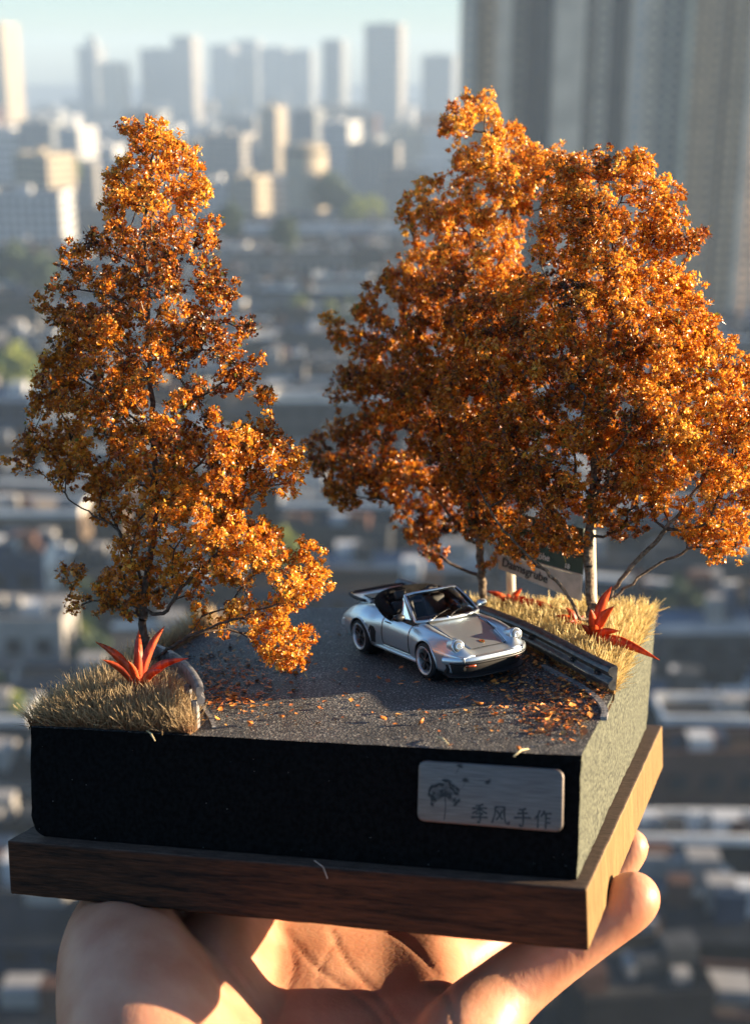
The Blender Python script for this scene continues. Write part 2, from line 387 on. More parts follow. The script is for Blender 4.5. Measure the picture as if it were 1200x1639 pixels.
# --- the old low quarter: rows of long houses from 92 m to 430 m
named = [  # u0,u1,v_top,D,depth,wall,roof,kind,parapet,label
    (436, 652, 642, 262, 7, 'grey', 'slate', 'flat', True, 'long house with a white parapet between the two big trees'),
    (395, 520, 772, 216, 6, 'dark', 'slate', 'flat', True, 'dark house with white parapet right of the left crown'),
    (448, 680, 812, 203, 7, 'grey', 'grey', 'flat', True, 'long grey house with a bright white parapet above the car'),
    (-60, 128, 826, 198, 8, 'tan', 'tan', 'flat', True, 'tan flat roofed house at the left edge'),
    (-40, 70, 898, 172, 8, 'blue', 'bluetin', 'flat', False, 'blue fronted house at the left edge'),
    (-60, 100, 1000, 152, 8, 'pale', 'grey', 'flat', False, 'pale house with tall windows at the left edge'),
    (-80, 48, 1160, 134, 6, 'grey', 'grey', 'flat', True, 'house with white parapet left of the black block'),
    (1062, 1290, 1160, 134, 6, 'grey', 'grey', 'flat', True, 'house with white parapet right of the wooden base'),
    (1050, 1290, 1215, 126, 5, 'rose', 'tile', 'flat', False, 'brown walled house below the white parapet on the right'),
    (1010, 1290, 1352, 112, 5, 'dark', 'grey', 'flat', True, 'dark house with a pale coping right of the fingers'),
    (1020, 1165, 1472, 104, 6, 'blue', 'bluetin', 'gable', False, 'blue tin roofed shed right of the small finger'),
    (925, 1052, 1572, 98, 4, 'tan', 'tan', 'flat', False, 'tan flat roof at the lower right corner'),
    (1060, 1260, 1560, 99, 6, 'dark', 'slate', 'gable', False, 'dark gabled house at the lower right edge'),
    (520, 760, 912, 176, 6, 'grey', 'bluetin', 'gable', False, 'house with blue grey roof right behind the car'),
    (1045, 1290, 905, 176, 6, 'grey', 'slate', 'flat', False, 'grey house right of the right tree trunk'),
    (1056, 1290, 1010, 152, 6, 'grey', 'bluetin', 'gable', False, 'blue roofed house right of the right grass'),
    (380, 640, 372, 607, 10, 'grey', 'bluetin', 'gable', True, 'long bluish shed roof below the white blocks'),
    (372, 560, 412, 520, 9, 'pale', 'slate', 'gable', True, 'second long shed roof below the white blocks'),
    (-70, 60, 480, 380, 9, 'grey', 'slate', 'gable', False, 'grey gabled house at the left edge under the dark trees'),
    (-60, 50, 640, 262, 8, 'blue', 'bluetin', 'gable', False, 'pale blue roofed house at the left edge, mid height'),
    (-80, 90, 1330, 114, 5, 'dark', 'slate', 'flat', False, 'dark house left of the hand under the base'),
    (-80, 96, 1450, 105, 5, 'grey', 'slate', 'gable', False, 'dark gabled house at the lower left corner')]
for (a, b, vt, D, dp, wl, rf, kd, pp, lb) in named:
    building(a, b, vt, D, dp, wl, rf, kind=kd, parapet=pp, label=lb, name='old_house', cat='house', rz=R(rng.uniform(-3, 2)), huts=5)
D = 86.0; row = 0
while D < 700:
    zr = rng.uniform(4.0, 6.5)
    x = -0.36 * D - rng.uniform(0, 10)
    while x < .36 * D:
        wd = rng.uniform(7, 26); h = zr + rng.uniform(-1.2, 2.6); dp = rng.uniform(5, 8)
        Dj = D + rng.uniform(-1.0, 1.0)
        c = C2W.T @ np.array([x, Dj, GZ + h]); c2 = C2W.T @ np.array([x + wd, Dj, GZ + h])
        ua, ub, vv = 600 + FPX * c[0] / c[2], 600 + FPX * c2[0] / c2[2], 819.5 + FPX * c[1] / c[2]
        clash = any(abs(Dj - n[3]) < 5.5 and ub > n[0] - 15 and ua < n[1] + 15 for n in named)
        hid = (95 < ua and ub < 930 and vv > 1185)
        if not clash and not hid and not (D > 400 and x > 25) and not (D > 590 and x < -100):
            wl = rng.choice(['grey', 'dark', 'rose', 'tan', 'dark', 'pale', 'blue']); rf = rng.choice(['slate', 'slate', 'tile', 'grey', 'grey', 'bluetin'])
            kd_ = str(rng.choice(['gable', 'gable', 'flat']))
            building(ua, ub, vv, Dj, dp, wl, rf, kind=kd_, parapet=bool(rng.random() < .45), rz=R(rng.uniform(-15, 9)), huts=int(rng.integers(1, 6)),
                     label='low %s house with %s %s roof, %s rows, %s of the view' % (str(wl), str(rf), kd_, 'nearest' if D < 170 else 'middle' if D < 330 else 'farthest', ['far left', 'left', 'centre', 'right', 'far right'][min(4, max(0, int((ua + ub) / 2 / 240)))]), group='blurred low houses of the old quarter', name='old_house', cat='house', win=bool(D < 330))
        x += wd + rng.choice([.3, .3, 2.5, 5])
    D += rng.uniform(9.5, 13.5) * (1 + D / 700)

# ============================================================ THE DIORAMA BASE
def wood_mat(name, c1, c2, ring=(1, 1, 1), sc=60, rough=.55):
    m = bpy.data.materials.new(name); m.use_nodes = True; n = m.node_tree; L = n.links; b = n.nodes['Principled BSDF']
    tc = n.nodes.new('ShaderNodeTexCoord'); mp = n.nodes.new('ShaderNodeMapping'); mp.inputs['Scale'].default_value = ring
    L.new(tc.outputs['Object'], mp.inputs[0])
    a = n.nodes.new('ShaderNodeTexNoise'); a.inputs['Scale'].default_value = sc; a.inputs['Detail'].default_value = 8; a.inputs['Distortion'].default_value = .6
    f = n.nodes.new('ShaderNodeTexNoise'); f.inputs['Scale'].default_value = sc * 5; f.inputs['Detail'].default_value = 4
    L.new(mp.outputs[0], a.inputs[0]); L.new(mp.outputs[0], f.inputs[0])
    mx = n.nodes.new('ShaderNodeMix'); mx.inputs[0].default_value = .45; L.new(a.outputs['Fac'], mx.inputs[2]); L.new(f.outputs['Fac'], mx.inputs[3])
    cr = n.nodes.new('ShaderNodeValToRGB'); cr.color_ramp.elements[0].position = .38; cr.color_ramp.elements[1].position = .62
    cr.color_ramp.elements[0].color = (*c1, 1); cr.color_ramp.elements[1].color = (*c2, 1)
    L.new(mx.outputs[0], cr.inputs[0]); L.new(cr.outputs[0], b.inputs['Base Color']); b.inputs['Roughness'].default_value = rough; b.inputs['Specular IOR Level'].default_value = .2
    bp = n.nodes.new('ShaderNodeBump'); bp.inputs['Strength'].default_value = .5; bp.inputs['Distance'].default_value = .0004
    L.new(f.outputs['Fac'], bp.inputs['Height']); L.new(bp.outputs[0], b.inputs['Normal'])
    MATS[name] = m; return m
wf = wood_mat('walnut_long_grain', (.009, .003, .0014), (.070, .024, .010), (1.0, 9, 11), 48)
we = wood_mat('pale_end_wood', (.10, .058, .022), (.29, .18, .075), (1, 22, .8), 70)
wt = wood_mat('walnut_top_grain', (.028, .018, .013), (.11, .075, .055), (2, 14, 3), 90, .7)
HW = .0143; X0, X1, YF, YB = -.075, .075, -.0757, .0757
bm = bmesh.new(); bmesh.ops.create_cube(bm, size=1)
for v in bm.verts: v.co = (v.co.x * .15, v.co.y * .1514, -HW / 2 + v.co.z * HW)
bmesh.ops.bevel(bm, geom=bm.edges[:], offset=.0005, segments=2, profile=.5, affect='EDGES')
bmesh.ops.subdivide_edges(bm, edges=[e_ for e_ in bm.edges if e_.calc_length() > .05], cuts=44, use_grid_fill=True)
from mathutils import noise as _nz
for v in bm.verts:
    d_ = _nz.noise(v.co * 160) * .00016 + _nz.noise(v.co * 700) * .00007
    v.co.x += d_; v.co.y += d_; v.co.z += (d_ if v.co.z < -.007 else -abs(d_) * .3)
me = bpy.data.meshes.new('wooden_base'); bm.normal_update()
for f in bm.faces:
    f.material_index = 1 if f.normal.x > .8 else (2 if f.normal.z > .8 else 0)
bm.to_mesh(me); bm.free()
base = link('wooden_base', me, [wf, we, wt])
tag(base, 'square walnut board with pale sunlit end grain resting on the open hand', 'wooden base')

# the black block with its rising asphalt top
fb = mat('black_block_front', (.002, .002, .0022), .9, col2=(.006, .006, .006), scale=900, bump=.4, bscale=1500, bdist=.0003, spec=.06)
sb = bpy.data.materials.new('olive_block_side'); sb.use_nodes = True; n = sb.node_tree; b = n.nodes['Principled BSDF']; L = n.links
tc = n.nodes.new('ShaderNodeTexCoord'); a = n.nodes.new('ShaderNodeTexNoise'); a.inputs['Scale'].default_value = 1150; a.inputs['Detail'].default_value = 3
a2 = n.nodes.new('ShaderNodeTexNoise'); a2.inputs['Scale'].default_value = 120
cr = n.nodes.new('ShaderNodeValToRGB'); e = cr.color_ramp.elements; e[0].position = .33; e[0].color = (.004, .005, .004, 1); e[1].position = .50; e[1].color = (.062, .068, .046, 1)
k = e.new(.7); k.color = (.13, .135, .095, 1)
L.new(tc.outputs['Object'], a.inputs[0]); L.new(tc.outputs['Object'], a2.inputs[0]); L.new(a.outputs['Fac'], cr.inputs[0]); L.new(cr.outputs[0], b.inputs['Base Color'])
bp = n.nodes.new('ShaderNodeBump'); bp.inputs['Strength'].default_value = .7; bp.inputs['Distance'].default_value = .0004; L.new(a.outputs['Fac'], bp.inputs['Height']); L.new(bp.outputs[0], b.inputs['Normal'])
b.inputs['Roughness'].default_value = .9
ta = bpy.data.materials.new('asphalt'); ta.use_nodes = True; n = ta.node_tree; b = n.nodes['Principled BSDF']; L = n.links
tc = n.nodes.new('ShaderNodeTexCoord'); v = n.nodes.new('ShaderNodeTexVoronoi'); v.inputs['Scale'].default_value = 2200
a = n.nodes.new('ShaderNodeTexNoise'); a.inputs['Scale'].default_value = 1800; a.inputs['Detail'].default_value = 4
cr = n.nodes.new('ShaderNodeValToRGB'); e = cr.color_ramp.elements; e[0].position = .38; e[0].color = (.016, .017, .020, 1); e[1].position = .58; e[1].color = (.085, .082, .08, 1)
k = e.new(.70); k.color = (.55, .52, .46, 1)
L.new(tc.outputs['Object'], v.inputs[0]); L.new(tc.outputs['Object'], a.inputs[0]); L.new(a.outputs['Fac'], cr.inputs[0])
pn = n.nodes.new('ShaderNodeTexNoise'); pn.inputs['Scale'].default_value = 55; pn.inputs['Detail'].default_value = 5; L.new(tc.outputs['Object'], pn.inputs[0])
pr = n.nodes.new('ShaderNodeMapRange'); pr.inputs[1].default_value = .3; pr.inputs[2].default_value = .7; pr.inputs[3].default_value = .55; pr.inputs[4].default_value = 1.45; L.new(pn.outputs['Fac'], pr.inputs[0])
pm_ = n.nodes.new('ShaderNodeVectorMath'); pm_.operation = 'SCALE'; L.new(cr.outputs[0], pm_.inputs[0]); L.new(pr.outputs[0], pm_.inputs['Scale']); L.new(pm_.outputs[0], b.inputs['Base Color'])
bp = n.nodes.new('ShaderNodeBump'); bp.inputs['Strength'].default_value = 1.0; bp.inputs['Distance'].default_value = .0011; L.new(a.outputs['Fac'], bp.inputs['Height']); L.new(bp.outputs[0], b.inputs['Normal'])
b.inputs['Roughness'].default_value = .55; MATS['asphalt'] = ta
def tz(x, y): return road_z(x, y)
fl = at_y(49, 1162, -.066); fr = at_y(930, 1213, -.066)
BB = [(-.0709, -.0708), (.0719, -.0709), (.0704, .0704), (-.0709, .0704)]
TT = [(fl[0], -.066), (fr[0], -.066), (.0740, .0700), (-.0735, .0700)]
bv, bf, bmi = [], [], []
def noise3(p, s, a):
    from mathutils import noise
    return noise.noise(Vector(p) * s) * a
def gridface(P00, P10, P11, P01, nu, nv, mi):
    k = len(bv)
    for j in range(nv + 1):
        for i in range(nu + 1):
            s, t = i / nu, j / nv
            q = [(1 - s) * (1 - t) * P00[c] + s * (1 - t) * P10[c] + s * t * P11[c] + (1 - s) * t * P01[c] for c in range(3)]
            if q[2] < .005 and q[1] < -.06 and q[0] < -.066:      # worn lower left corner
                dx = max(0, (-.0659 - q[0]) / .005); dz = max(0, (.005 - q[2]) / .005); r = math.hypot(dx, dz)
                if r > 1: q[0] += (dx - dx / r) * .005; q[2] += (dz - dz / r) * .005
            d = noise3(q, 300, .00022) + noise3(q, 60, .0003)
            q[0] += d if mi != 2 else 0; q[1] += d * .8 if mi != 2 else 0; q[2] += (d * .5 if q[2] > .02 else 0)
            q[2] = max(q[2], .00012)
            bv.append(tuple(q))
    for j in range(nv):
        for i in range(nu):
            c = k + j * (nu + 1) + i; bf.append((c, c + 1, c + nu + 2, c + nu + 1)); bmi.append(mi)
b3 = [(x, y, .0001) for x, y in BB]; t3 = [(x, y, tz(x, y)) for x, y in TT]
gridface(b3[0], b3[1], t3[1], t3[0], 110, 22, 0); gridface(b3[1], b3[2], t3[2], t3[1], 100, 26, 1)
gridface(b3[2], b3[3], t3[3], t3[2], 30, 8, 0); gridface(b3[3], b3[0], t3[0], t3[3], 30, 8, 0)
gridface(t3[0], t3[1], t3[2], t3[3], 150, 150, 2)
me = pyd('diorama_block', bv, bf); me.polygons.foreach_set('material_index', bmi)
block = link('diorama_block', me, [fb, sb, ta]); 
bm = bmesh.new(); bm.from_mesh(me); bmesh.ops.remove_doubles(bm, verts=bm.verts[:], dist=.00008); bm.to_mesh(me); bm.free()
tag(block, 'black painted block with a dark asphalt road on top, glued on the walnut board', 'display block')

def ribbon(name, pix, wid, h, m, parent, lift=.0003):
    P = [Vector(on_road(*p)) for p in pix]; P = catmull(P, 12); V, F = [], []
    for i, p in enumerate(P):
        t = (P[min(i + 1, len(P) - 1)] - P[max(i - 1, 0)]); s = Vector((t.y, -t.x, 0)).normalized() * wid / 2
        for q, zz in ((p - s, 0), (p - s, h), (p + s, h), (p + s, 0)): V.append((q.x, q.y, road_z(q.x, q.y) + zz + (lift if zz else -.0003)))
    for i in range(len(P) - 1):
        k = i * 4
        for j in range(3): F.append((k + j, k + j + 1, k + j + 5, k + j + 4))
    F += [(0, 1, 2, 3), (len(V) - 1, len(V) - 2, len(V) - 3, len(V) - 4)]
    return link(name, pyd(name, V, F), m, parent)
def catmull(P, n):
    out = []
    for i in range(len(P) - 1):
        p0, p1, p2, p3 = P[max(i - 1, 0)], P[i], P[i + 1], P[min(i + 2, len(P) - 1)]
        for k in range(n):
            t = k / n
            out.append(.5 * ((2 * p1) + (p2 - p0) * t + (2 * p0 - 5 * p1 + 4 * p2 - p3) * t * t + (3 * p1 - p0 - 3 * p2 + p3) * t ** 3))
    out.append(P[-1]); return out
ident = Matrix()
lm = mat('worn_line_paint', (.045, .034, .034), .7, col2=(.34, .19, .14), scale=900, contrast=(.4, .62), bump=.8, bscale=1800, bdist=.0004)
km = mat('pale_kerb', (.06, .06, .062), .8, col2=(.26, .25, .24), scale=900, bump=.6, bscale=1500, bdist=.0003, contrast=(.3, .6))
ribbon('road_line', [(400, 1000), (480, 1020), (560, 1052), (620, 1082), (655, 1115), (674, 1150), (682, 1196)], .0021, .0, lm, block, .00035)
ribbon('road_line', [(400, 985), (470, 987), (545, 992)], .0012, .0, km, block, .00036)
ribbon('kerb', [(966, 1152), (967, 1138), (952, 1118), (928, 1100), (898, 1084), (868, 1068)], .0016, .0004, km, block)
ribbon('kerb', [(343, 1166), (336, 1150), (322, 1130)], .0011, .0003, km, block)

# ------------------------------------------------------------ name plate on the front face
PO = Vector(b3[0]); FX = (Vector(b3[1]) - PO).normalized(); FN0 = FX.cross(Vector(t3[0]) - PO).normalized()
if FN0.y > 0: FN0 = -FN0
def on_front(u, v, h=0.): 
    return Vector(on_plane(u, v, PO + FN0 * h, FN0))
c00, c10, c11, c01 = on_front(670, 1314, .0009), on_front(901, 1333, .0009), on_front(903, 1232, .0009), on_front(669, 1217, .0009)
ex = ((c10 - c00) + (c11 - c01)).normalized(); ey = FN0.cross(ex).normalized()
if ey.z < 0: ey = -ey
PW = ((c10 - c00).length + (c11 - c01).length) / 2; PH = ((c01 - c00).length + (c11 - c10).length) / 2
pc = (c00 + c10 + c11 + c01) / 4
MP = Matrix.Translation(pc) @ Matrix([[ex.x, ey.x, FN0.x, 0], [ex.y, ey.y, FN0.y, 0], [ex.z, ey.z, FN0.z, 0], [0, 0, 0, 1]])
pm = mat('brushed_plate', (.12, .10, .09), .5, metal=.6, col2=(.19, .165, .15), scale=140, stretch=(1, 30, 1), bump=.15, bscale=900, bdist=.0001)
ink = mat('black_ink', (.008, .008, .01), .5)
plate = empty('name_plate', MB @ MP); tag(plate, 'rounded brushed metal plate with dandelion and four Chinese characters, on the black front', 'name plate')
bm = bmesh.new(); bmesh.ops.create_cube(bm, size=1)
for v_ in bm.verts: v_.co = (v_.co.x * PW, v_.co.y * PH, v_.co.z * .0016)
bmesh.ops.bevel(bm, geom=[e_ for e_ in bm.edges if abs(e_.verts[0].co.z - e_.verts[1].co.z) > .001], offset=.0018, segments=5, profile=.5, affect='EDGES')
bmesh.ops.bevel(bm, geom=[e_ for e_ in bm.edges if e_.verts[0].co.z > 0 and e_.verts[1].co.z > 0], offset=.00045, segments=3, profile=.5, affect='EDGES')
me = bpy.data.meshes.new('plate_body'); bm.to_mesh(me); bm.free(); link('plate_body', me, pm, plate)
me.set_sharp_from_angle(angle=R(30))
def strokes(mb, segs, ox, oy, sc, z=.00083, w=.09):
    for si, seg in enumerate(segs):
        pts = [Vector((ox + x * sc, oy + y * sc, z + si * .000004)) for x, y in seg]
        if len(pts) > 2: pts = catmull(pts, 4)
        k = len(mb.v); N = len(pts)
        for i, p in enumerate(pts):
            t = (pts[min(i + 1, N - 1)] - pts[max(i - 1, 0)]).normalized(); s = Vector((-t.y, t.x, 0))
            f = i / (N - 1); ww = w * sc * (.62 + .5 * abs(1 - 2 * f) * (1 if f < .5 else .8)) * .5
            if f > .95: ww *= .6
            mb.v.append(tuple(p - s * ww)); mb.v.append(tuple(p + s * ww))
        for i in range(N - 1): mb.f.append((k + 2 * i, k + 2 * i + 2, k + 2 * i + 3, k + 2 * i + 1))
CH = {  # hand drawn strokes in a unit square, y up
    'ji': [[(.70, .98), (.50, .92), (.28, .88)], [(.10, .74), (.50, .78), (.92, .80)], [(.50, .92), (.51, .52)], [(.49, .76), (.33, .60), (.10, .47)], [(.53, .76), (.70, .60), (.93, .52)],
           [(.30, .48), (.50, .50), (.68, .50)], [(.68, .50), (.60, .43), (.51, .37)], [(.51, .38), (.55, .20), (.50, .02), (.38, .08)], [(.05, .26), (.5, .30), (.96, .31)]],
    'feng': [[(.22, .92), (.21, .55), (.05, .06)], [(.22, .91), (.5, .94), (.72, .95)], [(.72, .95), (.72, .5), (.80, .15), (.96, .06), (.97, .22)], [(.60, .76), (.48, .5), (.28, .24)], [(.32, .74), (.48, .5), (.62, .28)]],
    'shou': [[(.68, .96), (.48, .90), (.28, .87)], [(.22, .68), (.5, .71), (.78, .73)], [(.04, .44), (.5, .49), (.96, .50)], [(.50, .89), (.54, .5), (.52, .10), (.44, .02), (.32, .12)]],
    'zuo': [[(.32, .96), (.22, .72), (.05, .50)], [(.22, .70), (.22, .35), (.21, .02)], [(.56, .96), (.48, .78), (.36, .62)], [(.46, .78), (.70, .81), (.95, .82)], [(.64, .80), (.64, .4), (.63, .0)], [(.64, .56), (.76, .57), (.88, .58)], [(.64, .32), (.76, .33), (.90, .34)]]}
mmx = PW / 231.0                       # one photograph pixel on the plate
for i, (nm, px, py) in enumerate((('ji', 757, 1315), ('feng', 790, 1318), ('shou', 825, 1321), ('zuo', 857, 1324))):
    mb = MBd(); strokes(mb, CH[nm], (px - 786) * mmx, -(py - 1275 - (px - 786) * .075 * 1.0) * mmx - .0 * mmx, 29 * mmx, w=.115)
    mb.build('lettering', ink, plate, fix=False)
dm = MBd(); r_ = random.Random(3)
def pp(x, y): return ((x - 786) * mmx / 1.0, -(y - 1275 - (x - 786) * .078) * mmx)
hx, hy = pp(715, 1274)
stem = [pp(715, 1274), pp(717, 1290), pp(715, 1312)]
strokes(dm, [stem], 0, 0, 1.0, w=.00028)
for k_ in range(34):
    th = R(-35 + k_ * 250 / 33) + r_.uniform(-.06, .06); ln = r_.uniform(15, 24) * mmx
    if k_ in (4, 5, 21): ln *= .4
    ex_, ey_ = hx + math.cos(th) * ln, hy + math.sin(th) * ln * .95
    strokes(dm, [[(hx, hy), (ex_, ey_)]], 0, 0, 1.0, z=.00085 + k_ * 2e-6, w=.00011)
    for q_ in range(-3, 4):
        t2 = th + q_ * .42; l2 = 4.6 * mmx
        strokes(dm, [[(ex_, ey_), (ex_ + math.cos(t2) * l2, ey_ + math.sin(t2) * l2)]], 0, 0, 1.0, z=.00088 + k_ * 2e-6, w=.00013)
dm.build('dandelion_drawing', ink, plate, fix=False)
for (sx_, sy_, an) in ((738, 1230, 2.3), (748, 1252, 2.5), (783, 1252, 0.05)):
    sd = MBd(); a0, b0 = pp(sx_, sy_)
    strokes(sd, [[(a0, b0), (a0 - math.cos(an - 1.57) * .0013 * (0 if an < 1 else 1) - (0.0022 if an < 1 else 0), b0 - (0.0018 if an > 1 else 0))]], 0, 0, 1, w=.00012)
    for q_ in range(-4, 5):
        t2 = (an - 1.0) + q_ * .4; strokes(sd, [[(a0, b0), (a0 + math.cos(t2) * 6 * mmx, b0 + math.sin(t2) * 6 * mmx)]], 0, 0, 1, z=.00084 + (q_ + 4) * 3e-6, w=.0002)
    sd.build('drifting_seed', ink, plate, fix=False)

# ------------------------------------------------------------ guard rails
rm = mat('dark_rail_steel', (.030, .031, .036), .28, metal=.45, col2=(.09, .088, .088), scale=500, bump=.4, bscale=900, bdist=.0002)
rt = mat('rusty_rail_top', (.035, .025, .022), .75, col2=(.12, .085, .07), scale=900, bump=.7, bscale=1600, bdist=.0003)
pt = mat('rail_pale_paint', (.055, .055, .065), .45, metal=.2, col2=(.22, .215, .22), scale=400, bump=.4, bscale=900, bdist=.0002)
def rail(pix, prof, label, m, mtop, side, zc=.0, name='guard_rail', posts=(), bolts=(), tilt_end=None, postmat=None):
    P = catmull([Vector(on_road(*p)) for p in pix], 10)
    root = empty(name); tag(root, label, 'guard rail')
    V, F, N = [], [], len(prof)
    tn = []
    for i, p in enumerate(P):
        t = (P[min(i + 1, len(P) - 1)] - P[max(i - 1, 0)]); s = Vector((t.y, -t.x, 0)).normalized() * side; tn.append(s)
        for (o_, h_) in prof: V.append(p + s * o_ * .001 + Vector((0, 0, h_ * .001 + zc)))
    mi = []
    for i in range(len(P) - 1):
        for j in range(N):
            F.append((i * N + j, i * N + (j + 1) % N, (i + 1) * N + (j + 1) % N, (i + 1) * N + j)); mi.append(1 if j >= N - 3 and mtop else 0)
    F += [tuple(range(N)), tuple((len(P) - 1) * N + j for j in range(N))[::-1]]; mi += [0, 0]
    me = pyd('rail_beam', V, F); o = link('rail_beam', me, [m, mtop] if mtop else [m], root); me.polygons.foreach_set('material_index', mi if mtop else [0] * len(mi))
    me.shade_smooth(); me.set_sharp_from_angle(angle=R(50))
    for f in posts:
        i = int(f * (len(P) - 1)); p = P[i]; s = tn[i]
        c = p - s * .0012
        MBd().tube([c + Vector((0, 0, -.001)), c + Vector((0, 0, (.0100 if zc > 0 else .0070)))], .0011, 8).build('post', postmat or m, root, smooth='auto')
    for f in bolts:
        i = int(f * (len(P) - 1)); p = P[i]; s = tn[i]; t = s.cross(Vector((0, 0, 1)))
        for d_ in (-.0006, .0006):
            c = p + t * d_ + Vector((0, 0, .0052 + zc)) + s * .0004
            MBd().lathe([(.00005, .0011), (.0004, .001), (.00055, .0006), (.00055, 0)], c, s, 8).build('bolt', m, root, smooth='auto')
    return root, P
prof = [(0, 2.6), (.9, 2.9), (1.5, 3.6), (1.5, 4.5), (.9, 5.1), (.35, 5.7), (.35, 6.7), (.9, 7.3), (1.5, 7.9), (1.5, 8.7), (.9, 9.4), (-.9, 9.8), (-1.1, 9.4), (.3, 8.8), (.9, 8.3), (.3, 7.5), (-.2, 6.8), (-.2, 5.6), (.4, 5.0), (.9, 4.2), (.8, 3.6)]
prof = prof[:10] + [(.9, 9.3)] + prof[12:]
RP = [(984, 1119), (942, 1097), (900, 1073), (850, 1046), (800, 1024), (740, 1000), (680, 978), (640, 964)]
railR, RPATH = rail(RP, [(-.3, 2.2), (.8, 2.3), (1.6, 2.9), (1.9, 3.7), (1.5, 4.5), (.7, 5.0), (.45, 5.4), (.7, 5.8), (1.5, 6.4), (1.9, 7.2), (1.5, 7.9), (.9, 8.4), (-.8, 8.6), (-1.0, 8.0)],
     'dark steel guard rail curving behind the silver car on the right roadside', rm, rt, -1, posts=(.16, .38, .6, .8), bolts=(.09, .22, .42, .62))
RL = [(322, 1166), (318, 1152), (302, 1126), (276, 1102), (244, 1086), (222, 1079)]
railL, LPATH = rail(RL, [(-.4, 6.2), (.5, 6.1), (1.2, 6.7), (1.3, 7.6), (.5, 8.4), (.4, 8.9), (1.2, 9.6), (1.1, 10.4), (.2, 10.9), (-.7, 10.6), (-.9, 9.6), (-.7, 7.2)],
     'pale grey guard rail end beside the red spiky plant under the left tree', pt, None, 1, posts=(.04, .32, .66), postmat=MATS['rail_pale_paint'])

# ------------------------------------------------------------ direction sign behind the right tree
root = empty('road_sign'); tag(root, 'small green and white direction sign on two pale posts behind the right tree trunk', 'road sign')
g0 = Vector(on_road(811, 958)); g0.y = min(g0.y, .066); ys = g0.y
pa = Vector(at_y(806, 985, .064)); 
yL, yR = .064, .046
A0, A1 = Vector(at_y(797, 910, yL)), Vector(at_y(797, 886, yL)); B0, B1 = Vector(at_y(928, 962, yR)), Vector(at_y(930, 922, yR))
A2, B2 = Vector(at_y(799, 815, yL)), Vector(at_y(934, 846, yR))
sx = (B0 - A0).normalized(); sn = sx.cross(Vector((0, 0, 1))).normalized()
if sn.y > 0: sn = -sn
mg = mat('sign_green', (.008, .028, .016), .45); mw = mat('sign_cream', (.48, .45, .40), .6, col2=(.36, .34, .30), scale=300); mt_ = mat('sign_text_white', (.75, .76, .72), .6)
def slab(name, q, th, m):
    V = [p for p in q] + [p - sn * th for p in q]
    return link(name, pyd(name, V, [(0, 1, 2, 3), (7, 6, 5, 4), (0, 4, 5, 1), (1, 5, 6, 2), (2, 6, 7, 3), (3, 7, 4, 0)]), m, root)
slab('lower_panel', [A0, B0, B1, A1], .0008, mw); up = slab('upper_panel', [A1 + (A2 - A1) * .02, B1 + (B2 - B1) * .02, B2, A2], .0008, mg)
def rim(p, q, m, parent, r=.00025): MBd().tube([p + sn * .0001, q + sn * .0001], r, 6).build('rim', m, parent)
rim(A1 + (A2 - A1) * .025, B1 + (B2 - B1) * .025, mw, root)
def text(s, a, dirv, hgt, m, parent, upv=None):
    cu = bpy.data.curves.new('lettering', 'FONT'); cu.body = s; cu.size = hgt; cu.extrude = hgt * .02; cu.resolution_u = 3
    tmp = bpy.data.objects.new('tmp', cu); COL.objects.link(tmp); bpy.context.view_layer.update()
    me = bpy.data.meshes.new_from_object(tmp); bpy.data.objects.remove(tmp); me.name = 'lettering'
    upv = (Vector((0, 0, 1))); xx = dirv.normalized(); zz = sn; yy = zz.cross(xx).normalized()
    M_ = Matrix.Translation(a + sn * .00025) @ Matrix([[xx.x, yy.x, zz.x, 0], [xx.y, yy.y, zz.y, 0], [xx.z, yy.z, zz.z, 0], [0, 0, 0, 1]])
    me.materials.clear(); o = link('lettering', me, m, parent, M_); return o
dl = B0 - A0; du = B2 - A2
text('Dalmsgrube', A0 + dl * .05 + (A1 - A0) * .30, dl, .0042, ink, root)
text('108', A2 + du * .20 + (A1 - A2) * .30, du, .0052, mt_, root)
text('Dorsel - nord', A2 + du * .14 + (A1 - A2) * .60, du, .0032, mt_, root)
text('Wiesels Höhe', A2 + du * .12 + (A1 - A2) * .88, du, .0032, mt_, root)
text('18', A2 + du * .80 + (A1 - A2) * .93, du, .0023, mt_, root)
pw = mat('pale_wood_post', (.42, .37, .28), .7, col2=(.62, .57, .46), scale=200, stretch=(1, 1, .2), bump=.5, bscale=700, bdist=.0002)
for u_p, vt_p, yy_ in ((808, 905, yL - .0), (936, 850, yR)):
    top = Vector(at_y(u_p, vt_p, yy_)) - sn * .0026; MBd().tube([(top.x, top.y, road_z(0, top.y) - .002), tuple(top)], .00155, 12).build('post', pw, root, smooth='auto')

